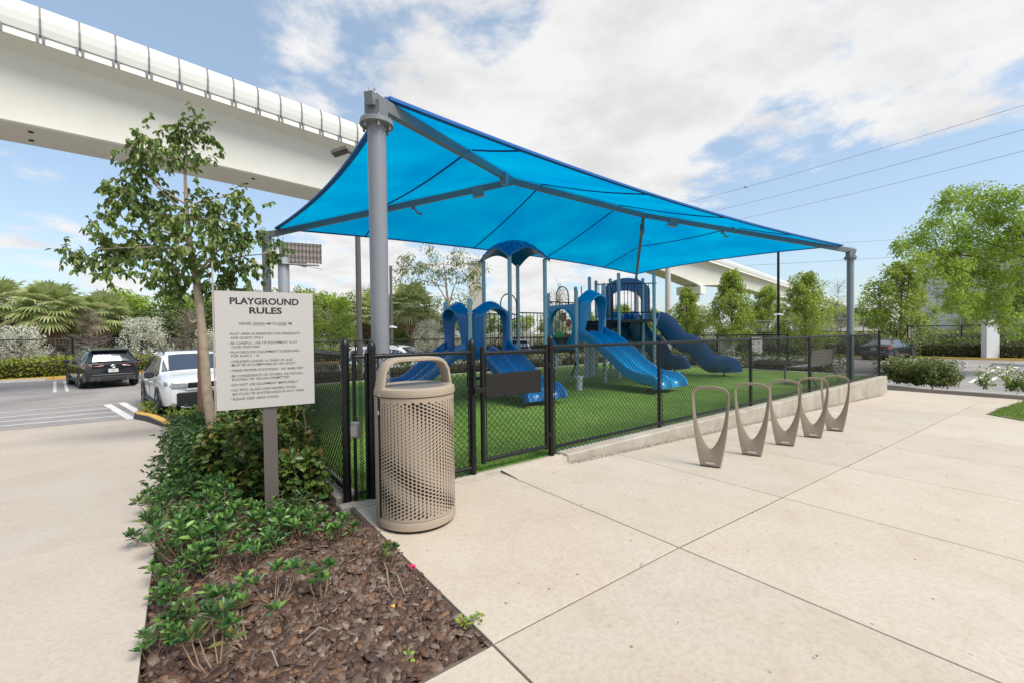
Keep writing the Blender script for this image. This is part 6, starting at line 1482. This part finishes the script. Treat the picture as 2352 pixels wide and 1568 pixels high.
# lawn blades
n = 26000; lx = 10.2+NP.rand(n)*7.0; ly = 1.1-NP.rand(n)**1.5*5.5; kx = ly < (1.18-(lx-12.7)*.07); kk = (lx > 12.7) | (ly < 1.18-(12.7-lx)*.87); ok = kx & kk
Pb = np.stack([lx, ly, np.array([zpav(x) for x in lx])+.01], 1)[ok]; m_ = len(Pb); Dn = NP.normal(size=(m_, 3))*.55; Dn[:, 2] = 1
V, F = leaves(Pb, Dn, .05+.04*NP.rand(m_), .007, .1, .4); o = link('lawn_blades', np_mesh('lawn_blades', V, F), m_lawn); tag(o, 'short green lawn grass at the right edge beside the paving', 'grass', kind='stuff')
# --- palms
def make_palm(label, H, R, nf=34, loc=(0, 0, 0), dead=8, tr=.22):
    t = empty('cabbage_palm', loc, 0, label, 'palm tree'); b = MB(); b.tube([(0, 0, -.1), (.05, 0, H*.5), (.0, .05, H)], [tr, tr*.85, tr*.95], 10, cap=False); b.build('trunk', m_twig if False else mat('palm_trunk', (.23, .16, .10), .95, noise=(7, (.13, .09, .06), .3), bump=(15, .9)), t, smooth=True)
    for grp, cnt in (('fronds', nf), ('dead_fronds', dead)):
        V = []; F = []
        for i in range(cnt):
            a = i*2.39996+R_.uniform(-.2, .2); el = (1.35-2.0*(i/cnt)**.9) if grp == 'fronds' else R_.uniform(-1.35, -.9)
            d = Vector((math.cos(a)*math.cos(el), math.sin(a)*math.cos(el), math.sin(el))); pl2 = R*(.50 if grp == 'fronds' else .35)*R_.uniform(.85, 1.1); base = Vector((0, 0, H)); hub = base+d*pl2+Vector((0, 0, -.08*pl2))
            sd_ = d.cross(Vector((0, 0, 1))).normalized(); nn = sd_.cross(d).normalized(); k0 = len(V)
            V += [base+sd_*.015, hub+sd_*.015, hub-sd_*.015, base-sd_*.015]; F.append((k0, k0+1, k0+2, k0+3))
            ns = 22; fl_ = R*.55*R_.uniform(.85, 1.15)
            for j in range(ns):
                th = (-1+2*j/(ns-1))*1.75; q = (d*math.cos(th)+sd_*math.sin(th)).normalized(); l_ = fl_*(1-.25*abs(th)/1.75); wv_ = .032*R
                s2 = q.cross(nn).normalized()*wv_; m1 = hub+q*l_*.55+nn*(-.02); tp = hub+q*l_+Vector((0, 0, -.30*l_*R_.uniform(.6, 1.3)))
                k0 = len(V); V += [hub, m1+s2+nn*.02, tp, m1-s2]; F.append((k0, k0+1, k0+2, k0+3))
        link(grp, np_mesh(grp, [tuple(v) for v in V], F), l_palm if grp == 'fronds' else l_dead, t)
    return t
def base(px, dep, z=LOT): p = D(px, dep, z); return p
make_palm('tall cabbage palm with a hanging brown skirt, left of the black car', 3.9, 2.2, 46, base(118, 27), 14)
make_palm('cabbage palm cut by the left edge of the view', 4.4, 2.2, 44, base(-10, 27.5), 10)
make_palm('cabbage palm behind and right of the tall one, over the black car', 3.7, 2.0, 40, base(235, 30), 12)
make_palm('cabbage palm half hidden behind the dark bronze lamp post', 3.9, 2.1, 40, base(850, 36), 12)
make_palm('cabbage palm behind the white silvery bush right of the large grey post', 4.3, 2.3, 44, base(945, 34), 8)
make_palm('cabbage palm beyond the leaves of the young tree, left of the rules sign', 3.6, 2.0, 36, base(560, 36), 8)
# --- silver shrubs
def silver(label, px, dep, H, R, n=60, group=None):
    p = base(px, dep); t = empty('silver_buttonwood', p, 0, label, 'shrub'); b = MB(); parts = []
    for _ in range(9): a = R_.uniform(0, 6.28); limb(b, (R_.uniform(-.1, .1), R_.uniform(-.1, .1), 0), (R*.5*math.cos(a), R*.5*math.sin(a), H*.7), .05, .015, .06, 5)
    for _ in range(n):
        a = R_.uniform(0, 6.28); f = R_.uniform(.18, 1)**.8; rr = R*(1-.55*f)*(.4+.6*R_.random())*(.5+f if f < .5 else 1); parts.append(cloud((rr*math.cos(a), rr*math.sin(a), H*f*.95), .24, 40, .10, .045, updir=.9, shell=.3))
    b.build('trunk', m_bark, t, smooth=True); V, F = join(parts); link('crown', np_mesh('crown', V, F), l_silver, t)
silver('silvery white-leaved bush at the far left behind the yellow hedge', 45, 24.0, 2.75, 1.75, 110)
silver('silvery white-leaved bush between the black car and the white car', 330, 26.5, 3.3, 1.9, 120)
silver('silvery white-leaved bush behind the fence, right of the large grey canopy post', 984, 33, 3.2, 1.75, 110)
silver('silvery bush partly hidden behind the young tree trunk', 475, 27.5, 2.5, 1.0, 40)
silver('pale silvery bush seen through the railings of the play structure', 1205, 40, 3.2, 1.9, 60)
# --- bare twiggy shrubs
def bare(label, px, dep, H, R, m_=m_twig, n=70, loc=None, cat='tree'):
    t = empty('bare_tree', loc or base(px, dep), 0, label, cat); b = MB(); tr_ = limb(b, (0, 0, 0), (R_.uniform(-.15, .15), 0, H), .06, .012, .03, 8)
    for i in range(n):
        f = R_.uniform(.12, .95); a = R_.uniform(0, 6.28); rr = R*(1-f*.75)*R_.uniform(.5, 1); p = Vector((0, 0, H*f)); q = p+Vector((rr*math.cos(a), rr*math.sin(a), H*R_.uniform(-.03, .16))); pts = limb(b, p, q, .018, .005, .10, 5)
        for k in (2, 3, 4):
            for _ in range(2): d = Vector(rv(1)[0]); b.tube([pts[k], pts[k]+d*R*.16], .004, 3, cap=False)
    b.build('branches', m_, t); return t
bare('leafless twiggy shrub between the cabbage palm and the silvery bush', 205, 27.5, 4.0, 1.9, n=150)
bare('leafless brown thicket right of the silvery bush, behind the white car', 430, 29, 3.8, 2.1, n=150)
bare('leafless tree beyond the right canopy post', 1925, 46, 7.2, 2.8, mat('pale_twig', (.3, .26, .23), .9), n=110)
# --- leafy background trees
T1 = make_tree('background_tree', 'bright green tree in the row behind the left boundary fence', 6.0, 1.2, 2.4, l_bright, m_bark, 110, 36, .42, .22, .12, group='trees massed behind the left fence', loc=base(640, 44))
T2 = make_tree('background_tree', 'mid green tree in the row behind the left boundary fence', 6.3, 1.0, 2.6, l_mid, m_bark, 120, 36, .42, .20, .11, group='trees massed behind the left fence', loc=base(720, 43))
T3 = make_tree('background_tree', 'olive green tree in the row behind the left boundary fence', 5.6, .8, 2.6, l_olive, m_bark, 120, 36, .45, .20, .10, group='trees massed behind the left fence', loc=base(560, 40))
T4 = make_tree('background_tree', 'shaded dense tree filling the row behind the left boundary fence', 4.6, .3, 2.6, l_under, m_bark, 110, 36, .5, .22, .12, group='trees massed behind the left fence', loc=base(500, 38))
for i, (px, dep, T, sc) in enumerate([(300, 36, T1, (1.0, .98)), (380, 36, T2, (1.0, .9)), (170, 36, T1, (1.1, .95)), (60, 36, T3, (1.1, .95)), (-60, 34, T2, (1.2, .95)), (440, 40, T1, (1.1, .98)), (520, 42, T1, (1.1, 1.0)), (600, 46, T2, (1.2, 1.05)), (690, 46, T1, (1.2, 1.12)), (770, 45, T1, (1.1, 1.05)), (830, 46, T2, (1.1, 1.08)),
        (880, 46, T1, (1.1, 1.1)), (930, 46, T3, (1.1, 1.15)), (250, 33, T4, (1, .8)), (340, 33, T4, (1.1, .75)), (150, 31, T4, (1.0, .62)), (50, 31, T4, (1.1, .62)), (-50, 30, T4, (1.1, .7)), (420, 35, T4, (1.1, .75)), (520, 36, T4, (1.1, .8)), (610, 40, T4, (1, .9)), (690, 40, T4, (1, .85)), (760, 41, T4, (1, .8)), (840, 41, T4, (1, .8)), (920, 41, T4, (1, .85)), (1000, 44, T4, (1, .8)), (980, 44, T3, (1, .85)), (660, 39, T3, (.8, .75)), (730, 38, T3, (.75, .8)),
        (1060, 52, T1, (1, .75)), (1130, 55, T2, (1, .75)), (1200, 56, T1, (1, .7)), (1270, 56, T2, (1, .72)), (1340, 56, T1, (1, .75)), (1420, 52, T2, (1, .78))]):
    lb = {id(T1): 'bright green', id(T2): 'mid green', id(T3): 'olive green', id(T4): 'dark shaded'}[id(T)]
    right = px > 1030
    o = place_copy(T, base(px, dep), R_.uniform(0, 6.28), sc, lb+(' tree in the distant row seen through the play structure' if right else ' tree in the mass behind the left boundary fence'), 'distant trees behind the play structure' if right else 'trees massed behind the left fence')
make_tree('cypress_tree', 'yellow-green feathery tree standing before the tree row, left of the lamp post', 4.9, .9, 1.35, l_bright, m_bark, 100, 34, .26, .14, .06, cone=True, tr=.06, loc=base(783, 30))
make_tree('small_tree', 'small bright green tree at the right edge of the rules sign', 3.0, .6, .95, l_bright, m_bark, 60, 34, .26, .13, .06, cone=True, tr=.05, loc=base(722, 28))
make_tree('leafy_bush', 'rich green bush behind the fence just right of the large grey post', 3.1, .2, 1.2, l_mid, m_bark, 80, 36, .3, .15, .08, cone=False, tr=.05, loc=base(915, 35), rz=.7, cat='bush')
# sparse tree under the canopy edge
sp = base(1030, 24.5); spt = empty('sparse_tree', sp, 0, 'open-branched tree with small leaves under the canopy edge, behind the blue arches', 'tree'); b = MB()
def s3(px, py, dd=0): return P3(px, py, 24.5+dd)-sp
b.tube([Vector((0, 0, 0)), s3(1031, 760), s3(1030, 705), s3(1024, 650), s3(1020, 610)], [.10, .09, .08, .05, .02], 9, cap=False)
for a, c, r in [((1030, 710), (1075, 600), .05), ((1030, 705), (975, 630), .05), ((1025, 660), (940, 640), .03), ((1024, 650), (1000, 600), .03), ((1060, 650), (1100, 610), .025), ((1028, 690), (985, 690), .02), ((975, 630), (930, 600), .025), ((1075, 600), (1060, 580), .02)]: limb(b, s3(*a), s3(*c), r, .01, .08, 6)
b.build('trunk', m_bark, spt, smooth=True)
parts = [clumped(s3(x, y, R_.uniform(-.5, .5)), r*24.5/1000, int(k*1.6), 28, .24, .13, .055, down=.5) for x, y, r, k in [(1000, 600, 42, 12), (950, 605, 28, 8), (925, 612, 18, 5), (1060, 605, 36, 11), (1100, 610, 26, 6), (960, 650, 32, 8), (1010, 650, 34, 6), (1075, 650, 34, 8), (1010, 700, 30, 6), (1060, 690, 30, 6), (920, 640, 20, 4)]]
V, F = join(parts); link('crown', np_mesh('crown', V, F), l_olive, spt)
# wispy tree
t = bare('wispy almost leafless tree behind the gear panel', 1287, 34, 5.9, 1.5, n=90); V, F = join([cloud((R_.gauss(0, .55), R_.gauss(0, .55), R_.uniform(1.5, 5.4)), .35, 12, .12, .05) for _ in range(80)]); link('crown', np_mesh('crown', V, F), l_olive, t)
# conical trees at right
TC = make_tree('conical_tree', 'narrow conical green tree right beside the pale pole', 5.0, .9, 1.5, l_yel, m_bark2, 380, 32, .21, .125, .055, cone=True, tr=.07, group='conical trees behind the slides', loc=base(1577, 31.5)); TC.scale = (1, 1, 1.08)
place_copy(TC, base(1680, 29), 1.2, (1.15, 1.26), 'tallest conical green tree in front of the guideway pier', 'conical trees behind the slides')
place_copy(TC, base(1500, 38), 2.2, (1.05, .85), 'conical tree seen just behind the navy slides', 'conical trees behind the slides')
place_copy(TC, base(1430, 36), 4.2, (1.1, .9), 'conical tree seen through the tower railings', 'conical trees behind the slides')
TD = make_tree('spreading_tree', 'broad green tree right of the thin black post', 5.0, .9, 2.0, l_yel, m_bark2, 340, 32, .26, .135, .058, group='broad trees along the right boundary', loc=base(1850, 28), cone=True, tr=.08); TD.scale = (1.05, 1.05, 1.18)
place_copy(TD, base(2070, 34.5), 2.1, (1.5, 1.52), 'broad green tree with a twisted trunk right of the grey canopy post', 'broad trees along the right boundary')
place_copy(TD, base(1765, 44), 1.1, (1.3, 1.35), 'pale airy tree farther behind the thin black post', 'broad trees along the right boundary')
place_copy(T1, base(1930, 52), 1.1, (1, .8), 'light green tree far behind the grey canopy post', 'broad trees along the right boundary')
place_copy(T1, base(1740, 58), 3.1, (1.1, .85), 'light green tree far behind the conical trees', 'broad trees along the right boundary')
place_copy(T2, base(1600, 58), .4, (1.1, .8), 'mid green tree far off beside the guideway pier', 'broad trees along the right boundary')
place_copy(T1, base(2010, 56), 5, (1, .75), 'light green tree before the cream building', 'broad trees along the right boundary')
place_copy(TD, base(2235, 40), 3.0, (1.0, .9), 'small tree against the pale grey building', 'broad trees along the right boundary')
# large tree at the right edge, overhanging the view
bt = base(2440, 19.0, -.6); big = empty('large_tree', bt, 0, 'large bright green tree overhanging the view from the right edge', 'tree'); b = MB()
def b3(px, py, dd=0): return P3(px, py, 19.0+dd)-bt
b.tube([Vector((0, 0, -.1)), b3(2440, 740), b3(2420, 640), b3(2390, 540)], [.20, .17, .13, .07], 10, cap=False)
for a, c, r in [((2435, 700), (2250, 590), .08), ((2420, 640), (2200, 540), .07), ((2400, 580), (2260, 470), .06), ((2250, 590), (2090, 580), .035), ((2435, 720), (2290, 670), .05), ((2200, 540), (2180, 480), .03), ((2290, 670), (2200, 650), .03)]: limb(b, b3(*a), b3(*c), r, .012, .08, 7)
b.build('trunk', m_bark2, big, smooth=True); parts = []
for x, y, r, k in [(2290, 470, 46, 20), (2240, 455, 34, 12), (2190, 450, 24, 7), (2340, 500, 60, 30), (2240, 520, 50, 22), (2180, 500, 38, 11), (2140, 530, 32, 9), (2100, 555, 30, 9), (2065, 570, 18, 5), (2160, 590, 46, 20), (2230, 590, 60, 34), (2310, 590, 70, 44), (2380, 560, 60, 30), (2180, 640, 46, 22), (2250, 670, 60, 36), (2320, 680, 60, 36), (2210, 690, 34, 12), (2400, 650, 70, 36), (2300, 720, 40, 14), (2350, 740, 36, 10), (2115, 600, 22, 6)]:
    parts.append(clumped(b3(x, y, R_.uniform(-1.2, 1.2)), r*19/1000, int(k*2.1), 34, .22, .12, .055, down=.1))
V, F = join(parts); link('crown', np_mesh('crown', V, F), l_bright, big)

# ------------------------------------------------------------------ every repeat says where it stands
def bearing(o):
    p = o.matrix_world.translation if o.matrix_world.translation.length > .1 else o.location; dep = max(.5, p.dot(FW)); return 1176+FPX*p.dot(RT)/dep, dep
WHERE = [(-400, 'past the left edge'), (0, 'at the left edge'), (60, 'left of the palm trunk'), (118, 'behind the palm trunk'), (175, 'above the left side of the black car'), (232, 'above the black car'), (295, 'just right of the black car'), (345, 'above the left side of the white car'), (400, 'above the white car'), (450, 'behind the young tree trunk'),
         (510, 'at the left edge of the sign board'), (570, 'above the sign title left half'), (620, 'behind the far left canopy post'), (660, 'above the sign title right half'), (705, 'at the right edge of the sign board'), (750, 'just right of the sign board'), (790, 'left of the bronze lamp post'), (826, 'at the bronze lamp post'), (870, 'behind the large grey post'), (920, 'just right of the large grey post'),
         (975, 'left of the blue arches'), (1030, 'behind the left blue arch'), (1090, 'behind the right blue arch'), (1150, 'behind the roofed tower'), (1210, 'behind the black railings'), (1290, 'behind the gear panel'), (1360, 'behind the bright slide arch'), (1430, 'behind the high tower'), (1510, 'right of the high tower'), (1570, 'beside the pale pole'), (1640, 'at the guideway pier'), (1710, 'between the conical trees'), (1790, 'at the thin black post'),
         (1860, 'right of the thin black post'), (1930, 'left of the right canopy post'), (1990, 'right of the right canopy post'), (2060, 'above the dark coupe'), (2130, 'right of the dark coupe'), (2200, 'left of the white pillar'), (2280, 'behind the white pillar'), (2340, 'right of the white pillar'), (2450, 'past the right edge')]
seen = {}
tops = [o for o in C.objects if o.parent is None and 'label' in o]
for o in tops: seen.setdefault(o['label'], []).append(o)
bpy.context.view_layer.update()
for lb, os_ in seen.items():
    if len(os_) < 2 or os_[0].name.startswith(('leafy_shrub', 'twig')): continue
    used_ = {}
    for o in sorted(os_, key=lambda o: bearing(o)[0]):
        w_ = min(WHERE, key=lambda w: abs(w[0]-bearing(o)[0]))[1]
        words = lb.split()[:14-len(w_.split())] if len(lb.split())+len(w_.split()) > 15 else lb.split()
        base_l = ' '.join(words)+', '+w_
        for w0 in ('farther ', 'nearer ', 'middle ', 'smaller ', 'larger '):
            if base_l in used_: base_l = w0+' '.join(words)+', '+w_
        used_[base_l] = bearing(o)[1]; o['label'] = base_l

# dry flakes and leaf litter on the slabs
n = 70; lx = 1.2+NP.rand(n)*7; ly = -1.2+NP.rand(n)*4.4; Pb = np.stack([lx, ly, np.array([zpav(x) for x in lx])+.004], 1); Dn = NP.normal(size=(n, 3)); Dn[:, 2] = 0
V, F = leaves(Pb, Dn, .010+.022*NP.rand(n)**2, .006+.006*NP.rand(n), .1, .02)
tag(link('leaf_litter', np_mesh('leaf_litter', V, F), mat('litter_brown', (.14, .09, .05), .8, island=[(.10, .06, .03), (.20, .14, .08), (.06, .045, .035)])), 'small dry brown leaf fragments scattered over the concrete slabs', 'leaf litter', kind='stuff')
n = 60; lx = 1.3+NP.rand(n)*13; ly = 3.8+NP.rand(n)*7; Pb = np.stack([lx, ly, np.full(n, .03)], 1); Dn = NP.normal(size=(n, 3)); Dn[:, 2] *= .2
V, F = leaves(Pb, Dn, .03+.02*NP.rand(n), .018, .2, .02)
tag(link('fallen_leaves', np_mesh('fallen_leaves', V, F), mat('litter_tan', (.3, .2, .1), .8)), 'a few tan fallen leaves scattered over the green turf', 'leaf litter', kind='stuff')
